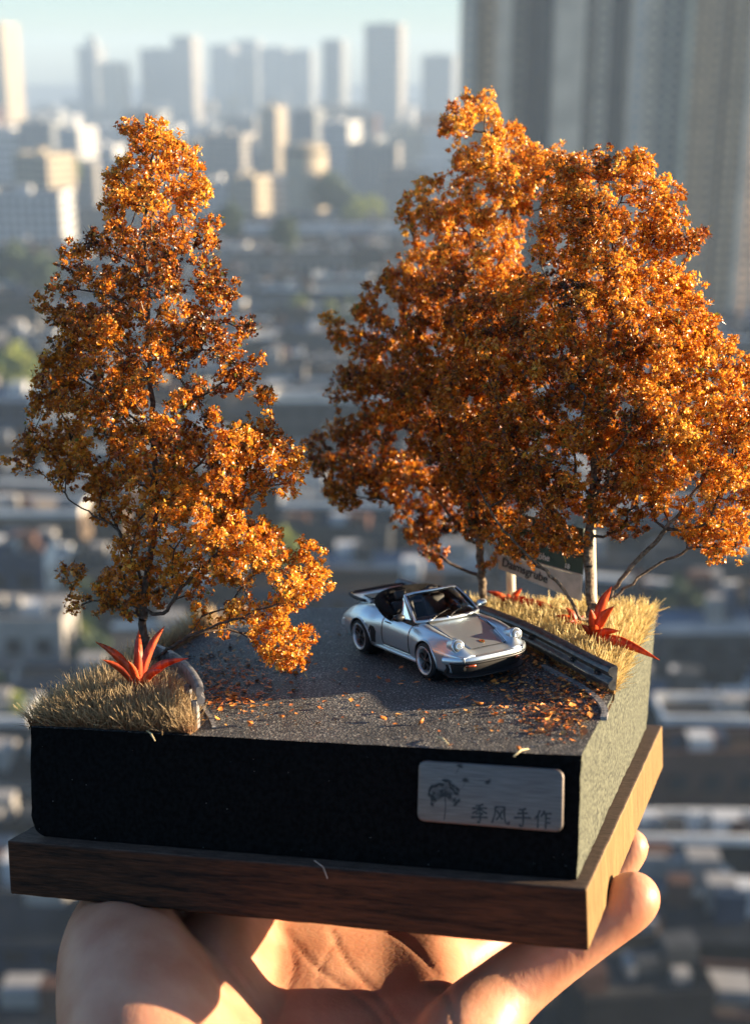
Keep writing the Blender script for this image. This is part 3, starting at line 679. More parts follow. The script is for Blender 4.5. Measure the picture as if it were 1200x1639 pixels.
# ------------------------------------------------------------ dry grass
gm = bpy.data.materials.new('dry_grass_blade'); gm.use_nodes = True; n = gm.node_tree; b = n.nodes['Principled BSDF']
at = n.nodes.new('ShaderNodeAttribute'); at.attribute_name = 'tint'; n.links.new(at.outputs['Color'], b.inputs['Base Color'])
b.inputs['Roughness'].default_value = .6
tr = n.nodes.new('ShaderNodeBsdfTranslucent'); n.links.new(at.outputs['Color'], tr.inputs[0]); mx = n.nodes.new('ShaderNodeMixShader'); mx.inputs[0].default_value = .3
n.links.new(b.outputs[0], mx.inputs[1]); n.links.new(tr.outputs[0], mx.inputs[2]); n.links.new(mx.outputs[0], n.nodes['Material Output'].inputs[0])
def grass(P, lean, L0, L1, wd, base_c, tip_c, label, lean_amt=.5):
    """P (n,3) roots, lean (n,3) direction bias"""
    n_ = len(P); up = np.zeros((n_, 3)); up[:, 2] = 1
    d = up + lean * lean_amt + rng.normal(size=(n_, 3)) * .40; d[:, 2] = np.abs(d[:, 2]) * .9 + .1; d /= np.linalg.norm(d, axis=1)[:, None]
    bend = rng.normal(size=(n_, 3)) * .22 + lean * .15
    L_ = (L0 + (L1 - L0) * rng.random(n_) ** 1.3)[:, None] * (1 + .22 * np.sin(P[:, 0:1] * 900) * np.sin(P[:, 1:2] * 1100))
    s = np.cross(d, rng.normal(size=(n_, 3))); s /= np.linalg.norm(s, axis=1)[:, None]; s *= wd * rng.uniform(.6, 1.3, (n_, 1))
    m1 = P + d * L_ * .5; m2 = P + (d + bend * .5) * L_
    V = np.stack([P - s, P + s, m1 - s * .8, m1 + s * .8, m2 - s * .3, m2 + s * .3], 1).reshape(-1, 3)
    k = (np.arange(n_) * 6)[:, None]; F = np.concatenate([k + np.array([[0, 1, 3, 2]]), k + np.array([[2, 3, 5, 4]])], 0)
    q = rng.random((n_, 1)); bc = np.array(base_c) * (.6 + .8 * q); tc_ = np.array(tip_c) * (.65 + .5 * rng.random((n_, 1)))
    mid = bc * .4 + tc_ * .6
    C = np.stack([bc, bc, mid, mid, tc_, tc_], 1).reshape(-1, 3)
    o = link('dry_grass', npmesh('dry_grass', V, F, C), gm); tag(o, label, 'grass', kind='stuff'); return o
em = mat('brown_turf', (.10, .045, .02), .95, col2=(.20, .12, .05), scale=700, bump=.8, bscale=900, bdist=.0006)
def mound(name, xs, ys, inside, height, label, RM_=.008):
    V, F = [], []; idx = {}
    for j, y in enumerate(ys):
        for i, x in enumerate(xs):
            e_ = inside(x, y); h = height * min(1, max(0, e_) / RM_) ** .7 - (.001 if e_ <= 0 else 0)
            idx[i, j] = len(V); V.append((x, y, road_z(x, y) + h + noise3((x, y, 0), 250, .0004)))
    for j in range(len(ys) - 1):
        for i in range(len(xs) - 1):
            if max(inside(xs[i], ys[j]), inside(xs[i + 1], ys[j + 1])) > -.002: F.append((idx[i, j], idx[i + 1, j], idx[i + 1, j + 1], idx[i, j + 1]))
    o = link(name, pyd(name, V, F), em, smooth=True); tag(o, label, 'ground cover', kind='stuff'); return o
def xr(y):   # inner edge of the right verge: just behind the rail
    best = min(RPATH, key=lambda p: abs(p.y - y)); return best.x + .0015
YE = RPATH[0].y
def inR(x, y): return min(x - xr(y), y - (YE - .006), .0738 - x, .0695 - y) if y > YE else min(x - (RPATH[0].x + .001), y - (YE - .010), .0738 - x)
def xl(y):
    best = min(LPATH, key=lambda p: abs(p.y - y)); return best.x - .0012
YL = LPATH[0].y
def inL(x, y):
    e_ = (xl(y) if y > YL else LPATH[0].x - .0005) - x
    return min(e_, x + .0735, y + .066, .069 - y)
mound('turf', np.linspace(.0, .0735, 80), np.linspace(YE - .01, .0695, 90), inR, .0022, 'brown turf under the golden grass behind the guard rail')
mound('turf', np.linspace(-.0735, -.02, 60), np.linspace(-.0655, .069, 90), inL, .0055, 'brown turf under the dry grass at the left corner', .016)
def scatter(n_, x0, x1, y0, y1, inside, mh=.0024, RM_=.008):
    out = []
    while len(out) < n_:
        x = rng.uniform(x0, x1); y = rng.uniform(y0, y1); e_ = inside(x, y)
        if e_ > 0: out.append((x, y, road_z(x, y) + mh * min(1, e_ / RM_) ** .7 - .0003))
    return np.array(out)
PL = scatter(13000, -.0735, -.02, -.0655, .045, inL, .0055, .016)
lean = np.stack([np.clip((-.058 - PL[:, 0]) / .02, -.2, .55) * -1, np.clip((-.052 - PL[:, 1]) / .014, -.1, 1) * -1, np.zeros(len(PL))], 1)
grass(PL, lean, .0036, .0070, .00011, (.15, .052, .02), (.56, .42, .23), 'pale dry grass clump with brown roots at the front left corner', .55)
PR = scatter(10500, .0, .0735, YE - .01, .0695, inR)
lean = np.stack([np.clip((PR[:, 0] - .062) / .010, -.1, 1), np.clip((PR[:, 1] - .05) / .02, 0, 1) * .3, np.zeros(len(PR))], 1)
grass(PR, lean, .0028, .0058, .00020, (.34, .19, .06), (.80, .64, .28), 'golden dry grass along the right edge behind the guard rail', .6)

# ------------------------------------------------------------ spiky red plants
redm = bpy.data.materials.new('red_leaf'); redm.use_nodes = True; n = redm.node_tree; b = n.nodes['Principled BSDF']; L = n.links
tc = n.nodes.new('ShaderNodeTexCoord'); mp = n.nodes.new('ShaderNodeMapping'); mp.inputs['Scale'].default_value = (1, 1, .15); a = n.nodes.new('ShaderNodeTexNoise'); a.inputs['Scale'].default_value = 900
L.new(tc.outputs['Object'], mp.inputs[0]); L.new(mp.outputs[0], a.inputs[0]); cr = n.nodes.new('ShaderNodeValToRGB'); cr.color_ramp.elements[0].color = (.36, .035, .014, 1); cr.color_ramp.elements[1].color = (.72, .13, .03, 1)
cr.color_ramp.elements[0].position = .3; cr.color_ramp.elements[1].position = .7
L.new(a.outputs['Fac'], cr.inputs[0]); L.new(cr.outputs[0], b.inputs['Base Color']); b.inputs['Roughness'].default_value = .42
tr = n.nodes.new('ShaderNodeBsdfTranslucent'); L.new(cr.outputs[0], tr.inputs[0]); mx = n.nodes.new('ShaderNodeMixShader'); mx.inputs[0].default_value = .35
L.new(b.outputs[0], mx.inputs[1]); L.new(tr.outputs[0], mx.inputs[2]); L.new(mx.outputs[0], n.nodes['Material Output'].inputs[0])
def spiky(base, tips, label, wd=.0016):
    root = empty('spiky_plant', MB @ Matrix.Translation(base)); tag(root, label, 'plant')
    for t in tips:
        t = Vector(t) - Vector(base); V, F = [], []; N = 9
        side = t.cross(Vector((.3, -1, .2))).normalized(); nrm = side.cross(t).normalized(); out = Vector((t.x, t.y, 0)) * .25
        for i in range(N + 1):
            f = i / N; p = t * f + Vector((0, 0, 1)) * math.sin(f * math.pi) * t.length * .10 - out * math.sin(f * math.pi) * .5
            ww = wd * (.55 + 1.0 * math.sin(min(1, f * 1.25) * math.pi * .62)) * (1 - f ** 3.2) * (.8 if t.length < .012 else 1) + .00002
            V += [p - side * ww, p - nrm * ww * .45, p + side * ww, p + nrm * .00012]
        for i in range(N):
            for j in range(4): F.append((i * 4 + j, i * 4 + (j + 1) % 4, (i + 1) * 4 + (j + 1) % 4, (i + 1) * 4 + j))
        link('leaf', pyd('leaf', V, F), redm, root, smooth=True)
    return root
def T(lst, y0): return [at_y(u, v, y0 + dy) for u, v, dy in lst]
bL = Vector(on_road(230, 1140)); bL.z += .0025; bL.y -= .002
bL.z += .003
spiky(bL, T([(152, 1027, .004), (179, 1046, -.003), (221, 1037, -.001), (222, 1008, .007), (264, 1002, .006), (301, 1054, -.004), (164, 1056, -.004), (240, 1044, .002), (205, 1058, -.005), (262, 1072, -.005)], bL.y),
      'red spiky leaved plant in the pale grass at the foot of the left tree', .0009)
bR = Vector(on_road(954, 1046)); bR.z += .0042; bR.y -= .003
spiky(bR, T([(979, 938, .0), (983, 970, -.003), (966, 960, .003), (1056, 1057, -.012), (945, 975, -.003), (930, 1000, -.002), (992, 1010, -.004), (952, 1000, -.006)], bR.y),
      'tall red spiky plant at the foot of the right tree by the rail end', .0011)
bR2 = Vector(on_road(925, 1022)); bR2.z += .004; bR2.y -= .002
spiky(bR2, T([(905, 972, 0.), (912, 995, -.003), (896, 1000, -.003), (935, 985, .002), (888, 985, .0)], bR2.y), 'short red spiky plant left of the right tree trunk', .0009)
bR3 = Vector(on_road(817, 990)); bR3.z += .0035
spiky(bR3, T([(778, 946, 0), (835, 942, 0.), (842, 955, -.003), (824, 950, .003), (893, 974, -.006), (800, 955, -.002), (812, 950, .002)], bR3.y), 'small red spiky plant behind the car by the sign post', .0010)

# ------------------------------------------------------------ fallen leaves
flake_m = bpy.data.materials.new('fallen_leaf'); flake_m.use_nodes = True; n = flake_m.node_tree; b = n.nodes['Principled BSDF']
at = n.nodes.new('ShaderNodeAttribute'); at.attribute_name = 'tint'; n.links.new(at.outputs['Color'], b.inputs['Base Color']); b.inputs['Roughness'].default_value = .5
def flakes(P, size, cols, flat=1.0, cup=.35):
    """crumpled little petals: five points, four triangles"""
    n_ = len(P); nr = rng.normal(size=(n_, 3)); nr[:, 2] = np.abs(nr[:, 2]) * 1 + flat; nr /= np.linalg.norm(nr, axis=1)[:, None]
    a = np.cross(nr, rng.normal(size=(n_, 3))); a /= np.linalg.norm(a, axis=1)[:, None]; b_ = np.cross(nr, a)
    s = size[:, None]; asp = rng.uniform(.45, .9, (n_, 1))
    j = lambda: rng.uniform(.7, 1.25, (n_, 1))
    c0 = P; p1 = P + a * s * j() + nr * s * cup * j(); p2 = P + b_ * s * asp * j() + nr * s * cup * .5 * j(); p3 = P - a * s * j() + nr * s * cup * j() * .8; p4 = P - b_ * s * asp * j() + nr * s * cup * j()
    V = np.stack([c0, p1, p2, p3, p4], 1).reshape(-1, 3); k = (np.arange(n_) * 5)[:, None]
    F = np.concatenate([k + np.array([[0, 1, 2]]), k + np.array([[0, 2, 3]]), k + np.array([[0, 3, 4]]), k + np.array([[0, 4, 1]])], 0)
    return V, F, np.repeat(cols, 5, 0)
LC = np.array([(.66, .22, .04), (.50, .15, .035), (.26, .085, .03), (.72, .34, .08), (.60, .22, .06)])
fp = []
for (u, v, su, sv, k) in ((340, 1070, 28, 28, 190), (372, 1088, 40, 26, 240), (360, 1118, 30, 14, 200), (400, 1120, 60, 14, 50), (430, 1060, 45, 30, 70), (870, 1112, 65, 18, 340), (900, 1150, 42, 20, 300), (830, 1085, 60, 18, 90),
                          (930, 1130, 30, 22, 110), (850, 1165, 70, 15, 50), (600, 1110, 90, 25, 22), (520, 1150, 120, 16, 26), (480, 1010, 50, 14, 50), (560, 1130, 250, 40, 60), (800, 1135, 40, 15, 30)):
    for _ in range(k):
        q = on_road(rng.normal(u, su), rng.normal(v, sv))
        if -.0720 < q[0] < .0715 and -.0650 < q[1] < .068: fp.append((q[0], q[1], road_z(q[0], q[1]) + .0003))
for p in RPATH[:60]:
    for _ in range(6):
        x, y = p.x - rng.uniform(-.001, .006), p.y + rng.uniform(-.002, .002)
        if -.0720 < x < .0715: fp.append((x, y, road_z(x, y) + .0004))
fp = np.array(fp); cols = LC[rng.integers(0, 5, len(fp))] * rng.uniform(.7, 1.25, (len(fp), 1))
V, F, C = flakes(fp, rng.uniform(.00025, 1.0, len(fp)) ** 1.6 * .0008 + .00036, cols, 2.5, .3)
tag(link('fallen_leaves', npmesh('fallen_leaves', V, F, C), flake_m), 'orange and brown leaf litter scattered on the dark road', 'leaf litter', kind='stuff')
for (u, v, s, lb) in ((399, 1159, .0016, 'large orange fallen leaf on the sunlit road strip near the left rail'), (606, 1086, .0012, 'pale orange fallen leaf in front of the front wheel of the car'),
                      (613, 1152, .0013, 'dark curled fallen leaf on the sunlit strip at mid road'), (676, 1156, .0014, 'bright orange fallen leaf lying on the worn road line'),
                      (452, 1148, .0011, 'small upright orange leaf left on the sunlit strip'), (768, 1128, .0013, 'orange fallen leaf in front of the car bumper on the shadow edge'), (829, 1199, .0011, 'orange leaf at the very front edge of the road, above the plate')):
    q = np.array([on_road(u, v, .0006)]); V, F, C = flakes(q, np.array([s]), np.array([(.72, .22, .04)]) * rng.uniform(.7, 1.1), 1.6, .5)
    o = link('fallen_leaf', npmesh('fallen_leaf', V, F, C), flake_m); tag(o, lb, 'leaf')
    md = o.modifiers.new('t', 'SOLIDIFY'); md.thickness = .00015
fi = mat('pale_fibre', (.6, .56, .48), .7)
a_, b_, c_ = (Vector(at_y(*q, -.0764)) for q in ((503, 1378), (517, 1388), (524, 1407)))
tag(MBd().tube([a_, b_, c_], .00007, 5).build('fibre', fi), 'thin pale hair clinging to the front of the walnut board', 'fibre')
sp2 = MBd(); rd = random.Random(5)
for _ in range(46):
    q = on_front(rd.uniform(60, 915), rd.uniform(1185, 1395), .0003); r_2 = rd.uniform(.00006, .00017)
    if (660 < to_pix(q)[0] < 912 and 1205 < to_pix(q)[1] < 1345): continue
    sp2.lathe([(.00001, r_2), (r_2 * .8, r_2 * .5), (r_2, 0)], q, FN0, 6)
tag(sp2.build('dust', mat('dust_speck', (.12, .11, .10), .9), fix=False), 'fine pale dust specks on the black block front', 'dust', kind='stuff')
st_m = mat('straw', (.62, .52, .30), .6)
for (u, v, u2, v2, lb) in ((699, 1180, 718, 1192, 'pale bit of straw lying on the sunlit road strip'), (822, 1211, 846, 1199, 'pale curved straw stalk over the front edge above the plate'), (235, 1170, 248, 1186, 'pale straw stalk hanging over the black front at the left')):
    a_, b_ = Vector(on_road(u, v, .0006)), Vector(on_road(u2, v2, .0006)); md_ = (a_ + b_) / 2 + Vector((0, 0, .0006))
    tag(MBd().tube([a_, md_, b_], [.00018, .00022, .00012], 6).build('straw', st_m, smooth=True), lb, 'straw')

# ============================================================ THE THREE LITTLE TREES
lf = bpy.data.materials.new('orange_foliage'); lf.use_nodes = True; n = lf.node_tree; b = n.nodes['Principled BSDF']; L = n.links
at = n.nodes.new('ShaderNodeAttribute'); at.attribute_name = 'tint'; L.new(at.outputs['Color'], b.inputs['Base Color']); b.inputs['Roughness'].default_value = .33; b.inputs['Specular IOR Level'].default_value = .8
tr = n.nodes.new('ShaderNodeBsdfTranslucent'); L.new(at.outputs['Color'], tr.inputs[0]); mx = n.nodes.new('ShaderNodeMixShader'); mx.inputs[0].default_value = .45
L.new(b.outputs[0], mx.inputs[1]); L.new(tr.outputs[0], mx.inputs[2]); L.new(mx.outputs[0], n.nodes['Material Output'].inputs[0])
bk = mat('dark_bark', (.030, .018, .012), .8, col2=(.10, .07, .05), scale=1200, bump=.8, bscale=1500, bdist=.0003)
bk2 = mat('pale_bark', (.055, .038, .026), .85, col2=(.24, .18, .12), scale=1100, bump=.9, bscale=1400, bdist=.0003)
def poly_sd(P, Q):
    """signed distance (positive inside) of points P (n,2) to polygon Q (m,2)"""
    A = Q; B = np.roll(Q, -1, 0); d = np.full(len(P), 1e9); ins = np.zeros(len(P), bool)
    for a, b_ in zip(A, B):
        e = b_ - a; w_ = P - a; t = np.clip((w_ @ e) / (e @ e + 1e-12), 0, 1); d = np.minimum(d, np.linalg.norm(w_ - t[:, None] * e, axis=1))
        c = ((a[1] > P[:, 1]) != (b_[1] > P[:, 1]))
        with np.errstate(divide='ignore', invalid='ignore'):
            xi = (b_[0] - a[0]) * (P[:, 1] - a[1]) / (b_[1] - a[1]) + a[0]
        ins ^= c & (P[:, 0] < xi)
    return np.where(ins, d, -d)
def tree(base, trunks, poly, holes, yc, nclump, per, mind, label, thick=.024, pxmm=6.0, size=(.00028, .00084), sparse=None, name='autumn_tree', bright=None, barkt=None, depth_curve=0.):
    poly = np.array(poly, float); holes = holes or []
    mn, mx_ = poly.min(0), poly.max(0); C3, C2 = [], []
    tries = 0
    while len(C3) < nclump and tries < 60:
        tries += 1
        P = rng.uniform(mn, mx_, (1500, 2)); sd = poly_sd(P, poly) / pxmm * .001
        for p, d in zip(P, sd):
            if d < .0006: continue
            bad = False
            for hu, hv, hr in holes:
                if (p[0] - hu) ** 2 + (p[1] - hv) ** 2 < hr * hr: bad = True; break
            if bad: continue
            if sparse and rng.random() < sparse(p[0], p[1]): continue
            hd = min(thick, 1.4 * d + .001)
            dy = rng.uniform(-1, 1); dy = math.copysign(abs(dy) ** .6, dy) * hd
            q = at_y(p[0], p[1], yc + dy)
            if C3 and min(np.sum((np.array(C3) - q) ** 2, 1)) < mind ** 2: continue
            C3.append(q); C2.append(p)
            if len(C3) >= nclump: break
    C3 = np.array(C3)
    # --- skeleton
    nodes, par = [], []
    def addnode(p, pa): nodes.append(np.array(p, float)); par.append(pa); return len(nodes) - 1
    root_i = addnode(base, -1)
    for tk in trunks:
        pts = [Vector(at_y(u, v, yc + dy)) if len(tk) else None for (u, v, dy) in tk]
        first = min(range(len(nodes)), key=lambda i: np.sum((nodes[i] - np.array(pts[0])) ** 2)) if len(nodes) > 1 else 0
        cur = first; last = Vector(nodes[cur]); pp_ = [last] + pts
        cm = catmull(pp_, 6)[1:]
        for q in cm: cur = addnode(np.array(q) + rng.normal(size=3) * .00022, cur)
    plen = [0.0] * len(nodes)
    for i in range(1, len(nodes)): plen[i] = plen[par[i]] + np.linalg.norm(nodes[i] - nodes[par[i]])
    todo = np.ones(len(C3), bool); bf = .32
    bc = np.full(len(C3), 1e9); bi = np.zeros(len(C3), int)
    def relax(i):
        d = np.linalg.norm(C3 - nodes[i], axis=1); 
        up = np.maximum(0, nodes[i][2] - C3[:, 2]) * .8       # twigs prefer to grow upwards
        c = d + bf * plen[i] + up; m_ = c < bc; bc[m_] = c[m_]; bi[m_] = i
    for i in range(2, len(nodes)): relax(i)
    while todo.any():
        j = int(np.argmin(np.where(todo, bc, 1e9))); pa = int(bi[j]); a_, b_ = nodes[pa], C3[j]; d = np.linalg.norm(b_ - a_)
        k = max(1, int(d / .003)); cur = pa
        bend = rng.normal(size=3) * d * .07; bend[2] -= d * .05
        for s in range(1, k + 1):
            f = s / k; q = a_ + (b_ - a_) * f + bend * math.sin(f * math.pi) + rng.normal(size=3) * .0002
            cur = addnode(q, cur); plen.append(plen[par[cur]] + np.linalg.norm(nodes[cur] - nodes[par[cur]])); relax(cur)
        todo[j] = False
    N = len(nodes); X = np.array(nodes); par_ = np.array(par)
    wgt = np.zeros(N); kids = np.zeros(N, int)
    for i in range(N - 1, 0, -1):
        if kids[i] == 0: wgt[i] += 1
        kids[par_[i]] += 1; wgt[par_[i]] += wgt[i]
    rad = .00015 * np.maximum(wgt, 1) ** .40; rad = np.minimum(rad, .0015)
    root = empty(name, MB @ Matrix.Translation(Vector(base))); tag(root, label, 'tree', 'miniature autumn trees')
    X = X - np.array(base)
    thick_i = rad > .00075
    def tubes(sel, nm, m, ns, stuff):
        i = np.where(sel & (par_ >= 0))[0]; p = par_[i]; A, B = X[p], X[i]; ra, rb = np.minimum(rad[p], rad[i] * 1.5), rad[i]
        t = B - A; ln = np.linalg.norm(t, axis=1)[:, None]; t = t / np.maximum(ln, 1e-9); B = B + t * rb[:, None] * .35
        h = np.where(np.abs(t[:, 2:3]) < .9, np.array([[0, 0, 1.]]), np.array([[1., 0, 0]])); u = np.cross(t, h); u /= np.linalg.norm(u, axis=1)[:, None]; v = np.cross(t, u)
        V = []
        for C_, r_ in ((A, ra), (B, rb)):
            for k in range(ns):
                th = 2 * math.pi * k / ns; V.append(C_ + (u * math.cos(th) + v * math.sin(th)) * r_[:, None])
        V = np.stack(V, 1).reshape(-1, 3); kk = (np.arange(len(i)) * 2 * ns)[:, None]
        F = np.concatenate([kk + np.array([[a, (a + 1) % ns, ns + (a + 1) % ns, ns + a]]) for a in range(ns)], 0)
        me = npmesh(nm, V, F); me.shade_smooth(); o = link(nm, me, m, root)
        if stuff: tag(o, kind='stuff')
        return o
    # trunk = chain of thick nodes; limbs as their own parts
    nt = sum(1 for _ in trunks[0]) * 6 + 1
    main = np.zeros(N, bool); main[:nt] = True
    tubes(main, 'trunk', barkt or bk, 8, False)
    s0 = nt
    for tk in trunks[1:]:
        k = len(tk) * 6; sel = np.zeros(N, bool); sel[s0:s0 + k] = True; tubes(sel, 'branch', barkt or bk, 7, False); s0 += k
    rest = np.ones(N, bool); rest[:s0] = False
    tubes(rest, 'twigs', bk, 4, True)
    # --- foliage: petals in loose clusters round each twig end and along the outer twigs
    K = len(C3); R0 = rng.uniform(.0026, .0052, K)
    cnt = (per * (R0 / .0038) ** 1.6).astype(int); ci = np.repeat(np.arange(K), cnt); M_ = len(ci)
    d = rng.normal(size=(M_, 3)); d /= np.linalg.norm(d, axis=1)[:, None]
    # sub-tufts inside each clump make knobbly heads
    st = rng.normal(size=(K, 16, 3)); st /= np.linalg.norm(st, axis=2)[:, :, None]; st *= rng.uniform(.45, 1.0, (K, 16, 1))
    pick = rng.integers(0, 16, M_)
    P = C3[ci] + st[ci, pick] * R0[ci][:, None] + d * (rng.random((M_, 1)) ** .6) * .00125
    # strays along twigs
    tw = np.where((kids == 0) | (wgt < 3))[0]; si = rng.choice(tw, M_ // 7); P2 = X[si] + np.array(base) + rng.normal(size=(len(si), 3)) * .0006
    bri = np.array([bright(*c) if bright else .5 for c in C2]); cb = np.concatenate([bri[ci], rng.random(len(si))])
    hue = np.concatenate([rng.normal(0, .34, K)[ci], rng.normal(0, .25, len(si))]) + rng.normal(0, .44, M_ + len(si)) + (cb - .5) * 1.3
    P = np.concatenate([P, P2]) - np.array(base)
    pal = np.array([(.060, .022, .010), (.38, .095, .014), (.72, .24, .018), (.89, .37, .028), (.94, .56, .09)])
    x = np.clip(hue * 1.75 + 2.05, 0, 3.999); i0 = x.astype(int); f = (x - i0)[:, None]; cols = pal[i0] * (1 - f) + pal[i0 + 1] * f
    ol = rng.random(len(P)) < .04; cols[ol] = np.array([.16, .17, .03]) * rng.uniform(.6, 1.4, (ol.sum(), 1))
    sz = (size[0] + (size[1] - size[0]) * rng.random(len(P)) ** 1.5) * np.where(rng.random(len(P)) < .08, 1.5, 1)
    V, F, C = flakes(P, sz, cols, 0.0, .55)
    tag(link('foliage', npmesh('foliage', V, F, C), lf, root), kind='stuff')
    # fine needles
    nn = M_ // 3; ii = rng.integers(0, M_, nn); A = P[ii]; dd = rng.normal(size=(nn, 3)); dd /= np.linalg.norm(dd, axis=1)[:, None]
    Bn = A + dd * rng.uniform(.0012, .0032, (nn, 1)); s = np.cross(dd, rng.normal(size=(nn, 3))); s /= np.linalg.norm(s, axis=1)[:, None]; s *= .00009
    V = np.stack([A - s, A + s, Bn], 1).reshape(-1, 3); F = np.arange(3 * nn).reshape(nn, 3)
    nc = np.where(rng.random((nn, 1)) < .5, np.array([[.20, .17, .04]]), np.array([[.07, .045, .02]])) * rng.uniform(.6, 1.6, (nn, 1))
    tag(link('needles', npmesh('needles', V, F, np.repeat(nc, 3, 0)), lf, root), kind='stuff')
    return root
# left tree
LP = [(203, 200), (235, 195), (262, 205), (300, 222), (325, 242), (322, 272), (328, 310), (324, 345), (355, 366), (360, 392), (350, 415), (384, 455), (380, 470), (352, 480), (404, 488), (404, 520), (406, 560), (407, 600),
      (432, 640), (452, 690), (489, 722), (490, 782), (468, 790), (440, 770), (405, 792), (432, 830), (470, 850), (496, 880), (520, 930), (546, 965), (540, 986), (500, 986), (474, 1002), (502, 1030), (497, 1060), (478, 1092), (442, 1072),
      (420, 1050), (376, 1040), (340, 1000), (300, 990), (276, 955), (250, 945), (235, 985), (200, 982), (160, 970), (112, 985), (96, 965), (100, 918), (130, 908), (158, 905), (160, 868), (143, 812), (120, 780), (78, 772), (42, 770), (34, 742),
      (5, 747), (6, 735), (40, 708), (45, 650), (60, 622), (64, 542), (76, 520), (60, 468), (100, 450), (98, 390), (138, 388), (140, 345), (166, 300), (164, 272), (202, 250), (205, 232), (194, 215)]
b0 = on_road(238, 1103)
def spL(u, v):
    if 330 < v < 700 and u > 210: return .38
    if 860 < v and u < 420: return .45
    if u < 160 and 380 < v < 520: return .5
    return 0
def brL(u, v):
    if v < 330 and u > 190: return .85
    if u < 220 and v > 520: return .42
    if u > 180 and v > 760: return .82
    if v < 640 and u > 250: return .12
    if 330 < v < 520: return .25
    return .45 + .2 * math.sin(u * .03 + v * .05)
tree(b0, [[(236, 1075, 0), (232, 1030, 0), (228, 985, 0), (235, 930, 0), (246, 850, .001), (250, 760, 0), (243, 660, -.001), (238, 560, 0), (236, 460, .001), (232, 360, 0), (240, 280, 0), (248, 225, 0)],
          [(255, 1050, -.002), (300, 1020, -.005), (350, 1000, -.008), (420, 975, -.01), (480, 960, -.01)],
          [(225, 985, .002), (200, 975, .003), (150, 960, .002), (112, 955, 0)],
          [(262, 980, -.001), (300, 930, -.003), (360, 880, -.006), (410, 850, -.008)],
          [(215, 900, -.003), (190, 850, -.004), (140, 820, -.004), (90, 780, -.003)],
          [(270, 800, .003), (320, 740, .006), (380, 700, .008), (440, 720, .008)],
          [(225, 680, 0), (180, 640, -.002), (120, 600, -.003)], [(250, 600, 0), (300, 540, .002), (370, 510, .004)], [(225, 500, 0), (170, 470, 0), (90, 460, 0)]],
     LP, [(180, 425, 16), (205, 500, 12), (265, 490, 10), (330, 545, 14), (172, 852, 20), (215, 590, 10), (330, 640, 10), (400, 815, 18), (240, 900, 14), (300, 450, 10), (150, 470, 12), (330, 790, 8), (300, 340, 10), (350, 940, 14), (290, 965, 16)],
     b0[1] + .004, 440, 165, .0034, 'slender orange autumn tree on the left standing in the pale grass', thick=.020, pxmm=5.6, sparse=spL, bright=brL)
# back tree
BP = [(688, 182), (720, 165), (770, 150), (812, 175), (836, 202), (852, 230), (902, 250), (922, 268), (930, 300), (900, 330), (850, 340), (832, 372), (842, 420), (832, 480), (830, 600), (820, 760), (790, 850), (730, 880), (700, 902), (686, 900), (655, 868), (640, 822),
      (600, 800), (542, 812), (520, 780), (480, 702), (490, 684), (560, 682), (577, 660), (520, 628), (492, 640), (510, 600), (560, 590), (570, 560), (502, 542), (505, 510), (540, 505), (565, 532), (570, 482), (620, 440), (650, 400), (640, 352),
      (620, 292), (635, 258), (662, 290), (712, 300), (730, 270), (700, 240), (706, 205)]
b1 = np.array(on_road(775, 985)); b1[1] = min(b1[1], .060); b1[2] = road_z(0, b1[1])
b1[0] = at_y(775, 985, b1[1])[0]
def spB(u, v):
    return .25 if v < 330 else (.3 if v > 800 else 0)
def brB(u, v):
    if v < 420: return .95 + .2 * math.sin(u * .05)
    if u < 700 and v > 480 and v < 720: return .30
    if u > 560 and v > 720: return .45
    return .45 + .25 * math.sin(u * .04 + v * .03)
tree(b1, [[(772, 930, 0), (768, 880, 0), (764, 800, 0), (760, 700, 0), (770, 600, .001), (785, 500, 0), (800, 420, 0), (822, 340, 0), (800, 270, 0), (775, 200, 0)],
          [(745, 860, -.002), (700, 800, -.003), (640, 760, -.003), (560, 730, -.002)], [(740, 720, 0), (680, 640, 0), (610, 600, 0), (550, 600, 0)],
          [(750, 560, 0), (700, 470, 0), (660, 380, 0), (650, 310, 0)], [(790, 900, -.004), (800, 850, -.006)], [(830, 320, 0), (870, 285, 0), (905, 275, 0)], [(700, 640, .002), (620, 560, .004), (560, 530, .004)]],
     BP, [(798, 290, 14), (745, 225, 12), (838, 400, 16), (680, 330, 10), (590, 700, 8), (770, 330, 9), (720, 870, 14), (655, 790, 10)],
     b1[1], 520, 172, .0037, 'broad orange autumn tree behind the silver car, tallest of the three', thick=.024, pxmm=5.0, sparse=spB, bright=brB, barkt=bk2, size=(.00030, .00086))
# right front tree
FP = [(884, 272), (920, 245), (960, 250), (1000, 244), (1030, 255), (1056, 270), (1082, 300), (1092, 342), (1129, 376), (1112, 400), (1072, 402), (1062, 412), (1110, 432), (1126, 480), (1150, 502), (1170, 540), (1200, 580), (1236, 620), (1262, 700), (1250, 790), (1205, 850),
      (1176, 880), (1134, 904), (1110, 880), (1088, 852), (1040, 832), (1010, 845), (985, 880), (962, 850), (925, 890), (880, 885), (865, 905), (830, 892), (795, 880), (765, 855), (745, 790), (700, 742), (698, 600), (735, 500), (790, 460), (846, 420), (842, 370), (868, 330)]
b2 = np.array(on_road(945, 1032)); b2[2] = road_z(0, b2[1])
def spF(u, v): return .3 if v > 800 else (.15 if v < 330 else 0)
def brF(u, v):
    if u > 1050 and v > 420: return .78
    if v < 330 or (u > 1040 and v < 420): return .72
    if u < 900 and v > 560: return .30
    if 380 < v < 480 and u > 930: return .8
    return .42 + .28 * math.sin(u * .035 - v * .045)
